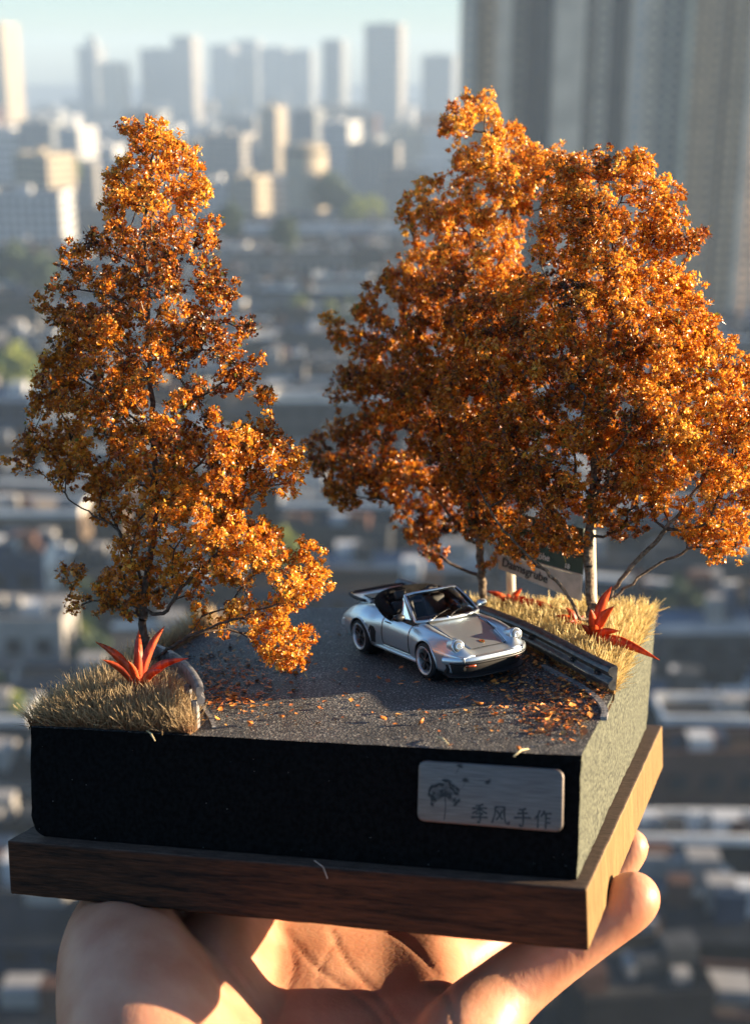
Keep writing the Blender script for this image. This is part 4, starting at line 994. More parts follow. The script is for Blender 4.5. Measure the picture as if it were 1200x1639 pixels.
tree(b2, [[(946, 985, 0), (944, 940, 0), (940, 890, 0), (944, 840, 0), (950, 760, .001), (960, 660, 0), (975, 560, .001), (975, 450, 0), (965, 360, 0), (960, 290, 0)],
          [(930, 990, -.003), (895, 935, -.006), (850, 895, -.008), (800, 840, -.010), (770, 790, -.010)],
          [(965, 965, -.001), (1000, 920, -.002), (1040, 875, -.002), (1080, 830, -.002), (1130, 760, 0)],
          [(985, 952, -.001), (1040, 910, .002), (1100, 880, .004), (1160, 840, .006)],
          [(915, 870, -.002), (880, 800, -.004), (820, 700, -.006), (780, 600, -.006)], [(970, 780, 0), (1030, 690, 0), (1100, 640, 0), (1170, 620, 0)],
          [(985, 560, 0), (1040, 490, 0), (1090, 470, 0)], [(960, 600, -.001), (900, 520, -.002), (870, 430, -.002)], [(985, 430, 0), (1040, 380, 0), (1090, 375, 0)]],
     FP, [(1060, 850, 18), (905, 345, 8), (1050, 445, 10), (1000, 860, 12)],
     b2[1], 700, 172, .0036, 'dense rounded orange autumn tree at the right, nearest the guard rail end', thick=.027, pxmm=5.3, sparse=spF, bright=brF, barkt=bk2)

# ============================================================ THE SILVER CAR (built at full size in metres, then 1:64)
KC = 1 / 64.0
rw, fw = Vector(on_road(589, 1044)), Vector(on_road(690, 1086))
hd = (fw - rw); wb = hd.length / KC
hd.normalize(); upn = Vector((0, -SL, 1)).normalized(); lft = upn.cross(hd).normalized()
cen = (rw + fw) / 2 + lft * (.74 * KC)          # contact points are those of the right hand wheels
KX = (fw - rw).length / 2.272                   # scale from the wheelbase
KX = min(max(KX, KC * .98), KC * 1.08)
CM = MB @ Matrix.Translation(cen + upn * .0004) @ Matrix([[hd.x, lft.x, upn.x, 0], [hd.y, lft.y, upn.y, 0], [hd.z, lft.z, upn.z, 0], [0, 0, 0, 1]]) @ Matrix.Scale(KX, 4)
print('wheelbase scale', (fw - rw).length / 2.272 * 64, KX * 64)
car = empty('toy_car', CM); tag(car, 'silver open top sports car model parked on the dark road', 'toy car')
paint = bpy.data.materials.new('silver_paint'); paint.use_nodes = True; n = paint.node_tree; b = n.nodes['Principled BSDF']; L = n.links
b.inputs['Base Color'].default_value = (.56, .64, .69, 1); b.inputs['Metallic'].default_value = .78; b.inputs['Roughness'].default_value = .29; b.inputs['Coat Weight'].default_value = .7; b.inputs['Coat Roughness'].default_value = .06
tc = n.nodes.new('ShaderNodeTexCoord'); nz = n.nodes.new('ShaderNodeTexNoise'); nz.inputs['Scale'].default_value = 90; L.new(tc.outputs['Object'], nz.inputs[0]); bp = n.nodes.new('ShaderNodeBump'); bp.inputs['Strength'].default_value = .06; bp.inputs['Distance'].default_value = .004
L.new(nz.outputs['Fac'], bp.inputs['Height']); L.new(bp.outputs[0], b.inputs['Normal'])
blk = mat('black_trim', (.012, .012, .013), .45); rub = mat('tyre_rubber', (.014, .014, .015), .75, bump=.3, bscale=30, bdist=.01)
chrome = mat('chrome', (.75, .75, .76), .12, metal=1.0); fabric = mat('black_hood_cloth', (.005, .005, .006), .9, spec=.2, col2=(.010, .010, .011), scale=14, bump=.5, bscale=60, bdist=.01)
leath = mat('black_leather', (.02, .019, .02), .5); lensm = mat('lamp_glass', (.16, .17, .17), .1, metal=.25, coat=1.0); amber = mat('amber_lens', (.28, .05, .01), .25, coat=1.0); darkhole = mat('shadow_gap', (.004, .004, .004), .9)
glassm = bpy.data.materials.new('screen_glass'); glassm.use_nodes = True; n = glassm.node_tree; b = n.nodes['Principled BSDF']
g = n.nodes.new('ShaderNodeBsdfGlossy'); g.inputs['Roughness'].default_value = .04; tp = n.nodes.new('ShaderNodeBsdfTransparent'); tp.inputs[0].default_value = (.62, .64, .63, 1)
fr_ = n.nodes.new('ShaderNodeFresnel'); fr_.inputs[0].default_value = 1.6; mxx = n.nodes.new('ShaderNodeMixShader'); n.links.new(fr_.outputs[0], mxx.inputs[0]); n.links.new(tp.outputs[0], mxx.inputs[1]); n.links.new(g.outputs[0], mxx.inputs[2])
n.links.new(mxx.outputs[0], n.nodes['Material Output'].inputs[0])
def interp(tab, x):
    if x <= tab[0][0]: return tab[0][1]
    for (a, fa), (b_, fb_) in zip(tab, tab[1:]):
        if x <= b_:
            t = (x - a) / (b_ - a); return fa + (fb_ - fa) * t
    return tab[-1][1]
def sm(tab):                       # smoothed table
    def f(x): return sum(interp(tab, x + d) * w_ for d, w_ in ((-.09, .12), (-.045, .22), (0, .32), (.045, .22), (.09, .12)))
    return f
H = sm([(-2.14, .55), (-2.02, .64), (-1.8, .73), (-1.5, .82), (-1.1, .895), (-.8, .915), (-.5, .915), (.4, .89), (.62, .875), (.8, .845), (1.2, .755), (1.6, .650), (1.85, .58), (2.0, .53), (2.06, .48)])
FB = sm([(-2.14, .02), (-1.8, .06), (-1.5, .07), (-1.1, .05), (-.7, .01), (0, .0), (.5, .005), (.8, .045), (1.1, .095), (1.4, .14), (1.65, .175), (1.85, .165), (1.95, .09), (2.06, .03)])
Wd = sm([(-2.14, .66), (-2.0, .76), (-1.8, .83), (-1.5, .885), (-1.136, .90), (-.85, .875), (-.62, .815), (-.4, .80), (.5, .80), (.75, .82), (1.0, .85), (1.2, .855), (1.5, .83), (1.8, .76), (1.95, .68), (2.06, .58)])
ZB = .52
def top_z(x, u):
    b_ = H(x) + FB(x) * math.exp(-((u - .77) / .175) ** 2) - .035 * u * u
    v = (1 - min(1, u) ** 5.0) ** (1 / 2.6)
    return ZB + (b_ - ZB) * v
def side_y(x, z):
    if z <= ZB: return Wd(x) * (1 - .055 * ((ZB - z) / .3) ** 2)
    lo, hi = .55, 1.0
    for _ in range(22):
        m_ = (lo + hi) / 2
        if top_z(x, m_) > z: lo = m_
        else: hi = m_
    return Wd(x) * lo
US = [0, .1, .2, .3, .4, .5, .575, .62, .66, .70, .74, .78, .82, .86, .89, .92, .945, .965, .98, .992, 1.0]
ZS = [.49, .45, .41, .37, .33, .29, .25, .21]
xs = sorted(set([round(-2.14 + .028 * i, 4) for i in range(151)]))
WX, WZ, RA = 1.136, .315, .350
rows = []
for x in xs:
    half = [(Wd(x) * u, top_z(x, u)) for u in US] + [(side_y(x, z), z) for z in ZS]
    rows.append([(-y, z) for y, z in half[::-1]] + [(y, z) for y, z in half[1:]])
NJ = len(rows[0]); V, inside = [], []
for i, x in enumerate(xs):
    for (y, z) in rows[i]:
        flag = 0; px_, pz_ = x, z
        for wx in (WX, -WX):
            dx, dz = x - wx, z - WZ; d = math.hypot(dx, dz); ra = RA * (1.02 if wx < 0 else 1)
            if abs(y) > .5 and d < ra:
                flag = 1; d = max(d, 1e-4); px_, pz_ = wx + dx / d * ra, WZ + dz / d * ra
        V.append((px_, y, max(pz_, .20))); inside.append(flag)
groups = {'body': [], 'door_r': [], 'door_l': [], 'hood': []}
def cls(cx, cy, cz):
    if -.40 < cx < .55 and abs(cy) > .55 and cz > .30: return 'door_r' if cy < 0 else 'door_l'
    if .72 < cx < 1.86 and abs(cy) < .50 - max(0, cx - 1.1) * .16: return 'hood'
    return 'body'
for i in range(len(xs) - 1):
    for j in range(NJ - 1):
        q = (i * NJ + j, (i + 1) * NJ + j, (i + 1) * NJ + j + 1, i * NJ + j + 1)
        if all(inside[k] for k in q): continue
        c = sum((Vector(V[k]) for k in q), Vector()) / 4
        u_c = abs(c.y) / Wd(c.x)
        if -.64 < c.x < .62 and u_c < .80 and c.z > .7: continue
        if (c.x > 1.80 and c.z < .40) or (c.x < -1.95 and c.z < .40): continue
        groups[cls(*c)].append(q)
capr = [len(V) + k for k in range(2)]
def submesh(name, fs, m):
    used = sorted({k for f in fs for k in f}); mp_ = {k: i for i, k in enumerate(used)}
    me = pyd(name, [V[k] for k in used], [tuple(mp_[k] for k in f) for f in fs])
    bm = bmesh.new(); bm.from_mesh(me); bmesh.ops.remove_doubles(bm, verts=bm.verts[:], dist=.0008)
    bmesh.ops.recalc_face_normals(bm, faces=bm.faces[:]); bm.to_mesh(me); bm.free()
    o = link(name, me, m, car); me.shade_smooth(); md = o.modifiers.new('t', 'SOLIDIFY'); md.thickness = .018; md.offset = -1 if me.polygons[0].normal.dot(me.polygons[0].center) > 0 else 1
    return o
body = submesh('body', groups['body'], paint); submesh('hood', groups['hood'], paint)
dr = submesh('door', groups['door_r'], paint); dl_ = submesh('door', groups['door_l'], paint)
def oy(x, z, s): return s * (side_y(x, z) + .004)
# panel gaps
def gap(pts, name='panel_gap', r=.006, m=darkhole, par=body): return MBd().tube(pts, r, 5).build(name, m, par)
for s, dd in ((-1, dr), (1, dl_)):
    g_ = [(.55, oy(.55, z, s), z) for z in (.86, .8, .7, .6, .5, .42, .34, .30)] + [(x, oy(x, .30, s), .30) for x in (.4, .2, 0, -.2, -.34)] + [(-.40, oy(-.4, z, s), z) for z in (.34, .42, .5, .6, .7, .8, .86)]
    gap(g_, m=darkhole)
    MBd().tube([(-.30, oy(-.3, .735, s) + s * .012, .735), (-.22, oy(-.22, .74, s) + s * .03, .74), (-.14, oy(-.14, .735, s) + s * .012, .735)], .013, 6).build('handle', blk if s < 0 else chrome, dd, smooth=True)
hp = []
for x in np.linspace(.72, 1.86, 22): hp.append((x, .50 - max(0, x - 1.1) * .16))
def hz_(x, y): return top_z(x, abs(y) / Wd(x)) + .003
for s in (-1, 1): gap([(x, s * y, hz_(x, y)) for x, y in hp], r=.0055)
gap([(1.86, y, hz_(1.86, y)) for y in np.linspace(-.378, .378, 15)], r=.0055)
gap([(.72, y, hz_(.72, y)) for y in np.linspace(-.5, .5, 15)], r=.009)
# nose cap under the hood and closed tail
MBd().box(1.55, 1.98, -.60, .60, .24, .50, bev=.04).build('inner_nose', blk, car, smooth='auto')
MBd().box(-2.04, -1.5, -.66, .66, .24, .56, bev=.04).build('inner_tail', blk, car, smooth='auto')
MBd().box(-1.9, 1.85, -.60, .60, .17, .30, bev=.03).build('underbody', blk, car)
# bumpers
def bumper(x0, wd, z, front, name):
    s = 1 if front else -1; P = []
    for t in np.linspace(-1, 1, 29):
        y = t * wd; back = (abs(t) ** 4.5) * .30; P.append((x0 - s * (back + .04 * t * t), y, z))
    mb = MBd(); prof_ = [(-.055, -.065), (.045, -.06), (.068, -.03), (.07, .02), (.05, .055), (.0, .072), (-.07, .06)]
    k0 = 0; V_, F_ = [], []
    for i, p in enumerate(P):
        p = Vector(p); t = (Vector(P[min(i + 1, 28)]) - Vector(P[max(i - 1, 0)])).normalized(); nrm = Vector((t.y, -t.x, 0)) * (1 if front else 1)
        if nrm.x * s < 0: nrm = -nrm
        for a_, b_ in prof_: V_.append(p + nrm * a_ + Vector((0, 0, b_)))
    n_ = len(prof_)
    for i in range(28):
        for j in range(n_): F_.append((i * n_ + j, i * n_ + (j + 1) % n_, (i + 1) * n_ + (j + 1) % n_, (i + 1) * n_ + j))
    F_ += [tuple(range(n_)), tuple(28 * n_ + j for j in range(n_))[::-1]]
    mb.add(V_, F_); o = mb.build(name, paint, car, smooth='auto')
    st = MBd(); Q = [(Vector(p) + Vector((s * .072 * (1 - abs(p[1] / wd) ** 6 * .6), 0, -.035))) for p in P[1:-1]]
    Q = [Vector((q.x, q.y * 1.02 + math.copysign(.01, q.y) * (abs(q.y / wd) ** 6), q.z)) for q in Q]
    st.tube(Q, .028, 6).build('rubber_strip', blk, o, smooth=True)
    return o, P
bf_, BP_ = bumper(2.06, .80, .44, True, 'front_bumper'); br_, _ = bumper(-2.12, .83, .47, False, 'rear_bumper')
for s in (-1, 1):      # indicators in the bumper ends, below the strip
    Q = [Vector(BP_[14 + s * k]) + Vector((.058, 0, -.085)) for k in range(7, 11)]
    MBd().tube(Q, .026, 6).build('turn_signal', amber, bf_, smooth=True)
# black valance and lip spoiler
vs, fs_ = [], []
for t in np.linspace(-1, 1, 25):
    y = t * .76; back = (abs(t) ** 4) * .30
    vs += [(2.04 - back, y * 1.02, .37), (2.05 - back, y, .28), (2.00 - back, y, .20), (2.09 - back, y * 1.01, .165), (2.09 - back, y * 1.01, .145), (1.8 - back, y * .97, .16), (1.8 - back, y * .97, .37)]
for i in range(24):
    for j in range(7): fs_.append((i * 7 + j, i * 7 + (j + 1) % 7, (i + 1) * 7 + (j + 1) % 7, (i + 1) * 7 + j))
fs_ += [tuple(range(7)), tuple(168 + j for j in range(7))[::-1]]
MBd().add(vs, fs_).build('chin_spoiler', blk, car, smooth='auto')
for s in (-1, 1):
    MBd().box(-.78, .80, s * .76 - .035, s * .76 + .035, .185, .245, bev=.02).build('side_sill', paint, car, smooth='auto')
    # black stone guard ahead of the rear wheel
    q = [(-.66, .28), (-.60, .50), (-.66, .58), (-.745, .60), (-.80, .50), (-.80, .34), (-.79, .28)]
    o_ = [(x, oy(x, z, s) + s * .004, z) for x, z in q]; i_ = [(x, y - s * .05, z) for x, y, z in o_]; nn = len(q)
    MBd().add(o_ + i_, [tuple(range(nn)), tuple(range(2 * nn - 1, nn - 1, -1))] + [(j, (j + 1) % nn, nn + (j + 1) % nn, nn + j) for j in range(nn)]).build('stone_guard', blk, car)
# wheel arches: thin lips and dark liners
for wx in (WX, -WX):
    for s in (-1, 1):
        ra = RA * (1.02 if wx < 0 else 1.0); P = []
        for a_ in np.linspace(R(-12), R(192), 30):
            x, z = wx + ra * math.cos(a_), WZ + ra * math.sin(a_); z = max(z, .22); P.append((x, s * (side_y(x, z) + .003), z))
        MBd().tube(P, .014, 6).build('arch_lip', paint, car, smooth=True)
        mb = MBd(); mb.lathe([(ra + .01, 0), (ra + .01, .34), (.02, .34)], (wx, s * .80, WZ), (0, -s, 0), 28); mb.build('wheel_well', darkhole, car, fix=False)
# wheels
def wheel(wx, s):
    wr = empty('wheel', Matrix()); wr.parent = car; wr.matrix_local = Matrix.Translation((wx, s * (.735 if wx > 0 else .765), WZ))
    wr.name = 'wheel'; w2 = .115 if wx > 0 else .13; ax = (0, s, 0)
    MBd().lathe([(.215, -w2), (.27, -w2), (.300, -w2 + .02), (.315, -w2 + .05), (.315, w2 - .05), (.303, w2 - .02), (.28, w2 - .002), (.232, w2), (.215, w2 - .02), (.215, -w2)], (0, 0, 0), ax, 40).build('tyre', rub, wr, smooth='auto')
    MBd().lathe([(.246, w2 + .003), (.254, w2 - .004), (.246, w2 + .003), (.218, w2 - .006), (.208, w2 - .03), (.20, -.06), (.206, -.08)], (0, 0, 0), ax, 40).build('rim', lip, wr, smooth='auto')
    MBd().lathe([(.205, -.03), (.02, -.03)], (0, 0, 0), ax, 32).build('brake_disc', blk, wr)
    sp_ = MBd()
    for k in range(5):
        a0 = k * 2 * math.pi / 5 + .3; c = Vector((math.cos(a0), 0, math.sin(a0))); t = Vector((-c.z, 0, c.x)); y0 = s * (w2 - .05)
        q = [c * .045 + t * .022, c * .10 + t * .038, c * .17 + t * .052, c * .206 + t * .040, c * .206 - t * .040, c * .17 - t * .052, c * .10 - t * .038, c * .045 - t * .022]
        f_ = [Vector((p.x, y0 + s * (.02 if i in (0, 7) else .012), p.z)) for i, p in enumerate(q)]; b_ = [Vector((p.x, y0 - s * .03, p.z)) for p in q]
        MBd().add(f_ + b_, [tuple(range(8)), tuple(range(15, 7, -1))] + [(j, (j + 1) % 8, 8 + (j + 1) % 8, 8 + j) for j in range(8)]).build('spoke', spk, wr)
    MBd().lathe([(.001, w2 - .012), (.028, w2 - .014), (.045, w2 - .025), (.05, w2 - .06)], (0, 0, 0), ax, 20).build('hub', spk, wr, smooth='auto')
lip = mat('polished_lip', (.85, .85, .86), .3, metal=.7)
spk = mat('dark_spoke', (.045, .045, .048), .35, metal=.5)
for wx in (WX, -WX):
    for s in (-1, 1): wheel(wx, s)
# headlights
for s in (-1, 1):
    ax = Vector((1, s * .06, .22)).normalized(); c = Vector((1.785, s * .590, .655))
    pod = MBd().lathe([(.118, -.20), (.124, -.05), (.126, .06), (.123, .085), (.113, .095), (.104, .088)], c, ax, 30).build('headlight', paint, car, smooth='auto')
    MBd().lathe([(.113, .090), (.108, .100), (.100, .096)], c, ax, 30).build('bezel', chrome, pod, smooth=True)
    MBd().lathe([(.102, .094), (.095, .108), (.06, .117), (.03, .121), (.001, .122)], c, ax, 30).build('lens', lensm, pod, smooth=True)
    MBd().lathe([(.060, .119), (.052, .124), (.044, .1225)], c, ax, 24).build('reflector_ring', chrome, pod, smooth=True)
# cowl, windscreen
A = [(.60, -.66, .865), (.70, -.50, .875), (.77, -.28, .882), (.80, 0, .885), (.77, .28, .882), (.70, .50, .875), (.60, .66, .865)]
Tt = [(.06, -.535, 1.235), (.12, -.42, 1.262), (.165, -.22, 1.278), (.18, 0, 1.282), (.165, .22, 1.278), (.12, .42, 1.262), (.06, .535, 1.235)]
Av, Tv = catmull([Vector(p) for p in A], 4), catmull([Vector(p) for p in Tt], 4)
loop = Av + [Av[-1] * (1 - f) + Tv[-1] * f + Vector((.02, .012, .02)) * math.sin(f * math.pi) for f in (.2, .4, .6, .8, .93)] + Tv[::-1] + [Tv[0] * (1 - f) + Av[0] * f + Vector((.02, -.012, .02)) * math.sin(f * math.pi) for f in (.07, .2, .4, .6, .8)]
wfm = MBd().tube(loop, .030, 8, closed=True).build('windscreen_frame', paint, car, smooth=True)
cen_ = sum(loop, Vector()) / len(loop)
MBd().tube([p + (cen_ - p).normalized() * .036 + Vector((.012, 0, .008)) for p in loop], .015, 6, closed=True).build('seal', blk, wfm, smooth=True)
nr, V_, F_ = 6, [], []
for k in range(nr + 1):
    f = .03 + .94 * k / nr
    for p, q in zip(Av, Tv): V_.append(p * (1 - f) + q * f + Vector((.015, 0, .01)) * math.sin(f * math.pi) - Vector((0, (p.y + q.y) * .012, 0)))
nc_ = len(Av)
for k in range(nr):
    for j in range(nc_ - 1): F_.append((k * nc_ + j, k * nc_ + j + 1, (k + 1) * nc_ + j + 1, (k + 1) * nc_ + j))
MBd().add(V_, F_).build('windscreen_glass', glassm, wfm, smooth=True, fix=False)
MBd().box(.60, .80, -.50, .50, .84, .868, bev=.008).build('cowl_vent', blk, car)
for (a_, b_, c_) in (((.80, -.10, .895), (.70, .12, .965), (.60, .42, 1.00)), ((.80, -.46, .90), (.70, -.22, .965), (.64, .02, 1.01))):
    MBd().tube([a_, b_, c_], [.012, .010, .012], 6).build('wiper', blk, car); MBd().lathe([(.001, .04), (.022, .035), (.028, 0)], a_, (.2, 0, 1), 10).build('wiper_cap', chrome, car, smooth=True)
MBd().box(.20, .235, -.11, .11, 1.185, 1.235, bev=.012).build('rear_view_mirror', chrome, car)
# quarter lights, door mirrors
for s in (-1, 1):
    tri = [(.50, s * .685, .885), (.22, s * .70, .885), (.08, s * .575, 1.20)]
    q_ = MBd().tube([Vector(p) for p in tri], .016, 6, closed=True).build('quarter_window_frame', chrome, car)
    MBd().add(tri, [(0, 1, 2)]).build('glass', glassm, q_, fix=False)
    MBd().tube([(.40, s * .74, .87), (.41, s * .80, .915)], .018, 6).build('mirror_stalk', blk if s < 0 else paint, car)
    bm = bmesh.new(); bmesh.ops.create_uvsphere(bm, u_segments=16, v_segments=10, radius=1)
    for v_ in bm.verts:
        v_.co = Vector((max(-.25, v_.co.x) * .075, v_.co.y * .115, v_.co.z * .068))
    me = bpy.data.meshes.new('door_mirror'); bm.to_mesh(me); bm.free(); o = link('door_mirror', me, blk if s < 0 else paint, car, Matrix.Translation((.40, s * .875, .945)) @ Matrix.Rotation(s * .15, 4, 'Z'), smooth=True)
    MBd().box(-.024, -.02, -.09, .09, -.05, .05).build('mirror_glass', chrome, o)
# cockpit
MBd().box(-.68, .66, -.66, .66, .30, .36).build('cockpit_floor', blk, car)
for s in (-1, 1): MBd().box(-.66, .60, s * .655 - .03, s * .655 + .03, .34, .865, bev=.02).build('door_trim', leath, car, smooth='auto')
MBd().box(-.74, -.66, -.64, .64, .34, .90, bev=.03).build('rear_bulkhead', leath, car, smooth='auto')
MBd().box(.40, .66, -.64, .64, .62, .90, bev=.05).build('dashboard', leath, car, smooth='auto')
MBd().box(-.2, .42, -.09, .09, .36, .52, bev=.03).build('centre_tunnel', leath, car, smooth='auto')
for s in (-1, 1):
    st_ = empty('seat'); st_.parent = car; st_.matrix_local = Matrix.Translation((0, s * .34, 0))
    MBd().box(-.22, .26, -.24, .24, .38, .56, bev=.06).build('cushion', leath, st_, smooth='auto')
    T_ = Matrix.Translation((-.27, 0, .50)) @ Matrix.Rotation(R(-16), 4, 'Y')
    MBd().box(-.07, .07, -.23, .23, 0, .56, M=T_, bev=.06).build('backrest', leath, st_, smooth='auto')
    MBd().box(-.05, .05, -.12, .12, .57, .74, M=T_, bev=.045).build('headrest', leath, st_, smooth='auto')
swm = Matrix.Translation((.27, .34, .82)) @ Matrix.Rotation(R(-68), 4, 'Y')
sw_ = MBd().tube([swm @ Vector((math.cos(a_) * .18, math.sin(a_) * .18, 0)) for a_ in np.linspace(0, 2 * math.pi, 25)[:-1]], .018, 7, closed=True).build('steering_wheel', blk, car, smooth=True)
for a_ in (0, 1.57, 3.14, 4.71): MBd().tube([swm @ Vector((0, 0, 0)), swm @ Vector((math.cos(a_) * .17, math.sin(a_) * .17, 0))], .016, 6).build('spoke', blk, sw_)
# folded soft top: a fat padded roll round the back of the cockpit
P = [Vector(p) for p in ((-.02, -.70, .885), (-.22, -.715, .93), (-.50, -.70, .985), (-.76, -.60, 1.03), (-.92, -.36, 1.06), (-.96, 0, 1.07), (-.92, .36, 1.06), (-.76, .60, 1.03), (-.50, .70, .985), (-.22, .715, .93), (-.02, .70, .885))]
P = catmull(P, 5); rr = [.03 + .075 * min(1, math.sin(math.pi * min(1, max(0, i / (len(P) - 1)))) * 1.9) for i in range(len(P))]
ft = MBd().tube(P, rr, 12, up=(0, 0, 1)).build('folded_soft_top', fabric, car, smooth=True)
P2 = [p + Vector((.10 if abs(p.y) < .6 else 0, -math.copysign(.05, p.y) if abs(p.y) > .3 else 0, -.10)) for p in P[4:-4]]
MBd().tube(P2, .10, 10, up=(0, 0, 1)).build('soft_top_padding', fabric, ft, smooth=True)
# whale tail
vs = []
for (x, hw_, z0, z1) in ((-1.34, .50, .855, .875), (-1.50, .53, .855, .895), (-1.72, .56, .86, .915), (-1.88, .57, .88, .935), (-1.94, .54, .90, .95)):
    vs += [(x, -hw_, z0), (x, hw_, z0), (x, hw_, z1), (x, -hw_, z1)]
fs_ = [(k * 4 + j, k * 4 + (j + 1) % 4, k * 4 + 4 + (j + 1) % 4, k * 4 + 4 + j) for k in range(4) for j in range(4)] + [(3, 2, 1, 0), (16, 17, 18, 19)]
wt_ = MBd().add(vs, fs_).build('rear_spoiler', paint, car)
rimp = [Vector(p) for p in ((-1.45, -.54, .885), (-1.72, -.59, .91), (-1.90, -.60, .935), (-1.98, -.54, .955), (-2.0, 0, .96), (-1.98, .54, .955), (-1.90, .60, .935), (-1.72, .59, .91), (-1.45, .54, .885))]
MBd().tube(catmull(rimp, 4), .032, 8).build('spoiler_rim', blk, wt_, smooth=True)
MBd().box(-1.84, -1.42, -.40, .40, .895, .922, M=Matrix.Translation((0, 0, 0))).build('spoiler_grille', blk, wt_)
MBd().add([(-1.45, -.42, .78), (-1.45, .42, .78), (-1.85, .46, .70), (-1.85, -.46, .70), (-1.45, -.42, .86), (-1.45, .42, .86), (-1.86, .50, .885), (-1.86, -.50, .885)],
          [(0, 1, 2, 3), (4, 7, 6, 5), (0, 4, 5, 1), (1, 5, 6, 2), (2, 6, 7, 3), (3, 7, 4, 0)]).build('spoiler_base', paint, wt_)
for s in (-1, 1): MBd().tube([(-2.05 + .12 * f, s * (.30 + .40 * f), .60 - .0 * f) for f in (0, .5, 1)], .035, 8).build('tail_light', mat('red_lens', (.35, .01, .01), .2), car)
# crest on the hood
cx_ = 1.70; n0 = Vector((hz_(1.66, 0) - hz_(1.74, 0), 0, .08)).normalized(); t0 = Vector((n0.z, 0, -n0.x)); o0 = Vector((cx_, 0, hz_(cx_, 0) + .004))
gold = mat('crest_gold', (.55, .34, .10), .3, metal=.8); cred = mat('crest_red', (.35, .02, .015), .4)
sh = [(-.042, .035), (0, .042), (.042, .035), (.040, -.01), (.022, -.040), (0, -.052), (-.022, -.040), (-.040, -.01)]
def crest(sc, m, lift, name, q, par):
    vs = [o0 + Vector((0, 1, 0)) * a_ * sc - t0 * b_ * sc + n0 * lift for a_, b_ in q]; lo = [v - n0 * .006 for v in vs]; k = len(q)
    return MBd().add(vs + lo, [tuple(range(k)), tuple(range(2 * k - 1, k - 1, -1))] + [(j, (j + 1) % k, k + (j + 1) % k, k + j) for j in range(k)]).build(name, m, par)
cr_ = crest(1.15, gold, .006, 'crest', sh, car)
crest(1.0, cred, .0075, 'crest_field', [(-.038, .030), (-.004, .034), (-.004, .004), (-.038, .004)], cr_); crest(1.0, cred, .0075, 'crest_field', [(.004, -.004), (.036, -.004), (.018, -.036), (.004, -.044)], cr_)
crest(1.0, blk, .009, 'crest_field', [(-.012, .012), (.012, .012), (.012, -.010), (0, -.018), (-.012, -.010)], cr_)

# ============================================================ THE HAND, one continuous surface
skin = bpy.data.materials.new('skin'); skin.use_nodes = True; n = skin.node_tree; b = n.nodes['Principled BSDF']; L = n.links
tc = n.nodes.new('ShaderNodeTexCoord'); nz = n.nodes.new('ShaderNodeTexNoise'); nz.inputs['Scale'].default_value = 90; nz.inputs['Detail'].default_value = 5
cr = n.nodes.new('ShaderNodeValToRGB'); cr.color_ramp.elements[0].position = .3; cr.color_ramp.elements[0].color = (.44, .18, .10, 1); cr.color_ramp.elements[1].position = .7; cr.color_ramp.elements[1].color = (.56, .28, .17, 1)
L.new(tc.outputs['Object'], nz.inputs[0]); L.new(nz.outputs['Fac'], cr.inputs[0]); L.new(cr.outputs[0], b.inputs['Base Color'])
b.inputs['Roughness'].default_value = .48; b.inputs['Subsurface Weight'].default_value = .35; b.inputs['Subsurface Radius'].default_value = (1.0, .28, .12); b.inputs['Subsurface Scale'].default_value = .0028
# fine skin relief: papillary ridges (distorted bands) and tiny cross lines
wv = n.nodes.new('ShaderNodeTexWave'); wv.inputs['Scale'].default_value = 900; wv.inputs['Distortion'].default_value = 12; wv.inputs['Detail'].default_value = 1; wv.inputs['Detail Scale'].default_value = .35
mp = n.nodes.new('ShaderNodeMapping'); mp.inputs['Rotation'].default_value = (.3, .5, .6); L.new(tc.outputs['Object'], mp.inputs[0]); L.new(mp.outputs[0], wv.inputs[0])
vo = n.nodes.new('ShaderNodeTexVoronoi'); vo.feature = 'DISTANCE_TO_EDGE'; vo.inputs['Scale'].default_value = 520; mp2 = n.nodes.new('ShaderNodeMapping'); mp2.inputs['Scale'].default_value = (1, 1, .45); L.new(tc.outputs['Object'], mp2.inputs[0]); L.new(mp2.outputs[0], vo.inputs[0])
b1_ = n.nodes.new('ShaderNodeBump'); b1_.inputs['Strength'].default_value = .12; b1_.inputs['Distance'].default_value = .00006; L.new(wv.outputs['Fac'], b1_.inputs['Height'])
b2_ = n.nodes.new('ShaderNodeBump'); b2_.inputs['Strength'].default_value = .2; b2_.inputs['Distance'].default_value = .0004; L.new(vo.outputs['Distance'], b2_.inputs['Height']); L.new(b1_.outputs[0], b2_.inputs['Normal'])
L.new(b2_.outputs[0], b.inputs['Normal'])

def hp_(u, v, y): return Vector(at_y(u, v, y))
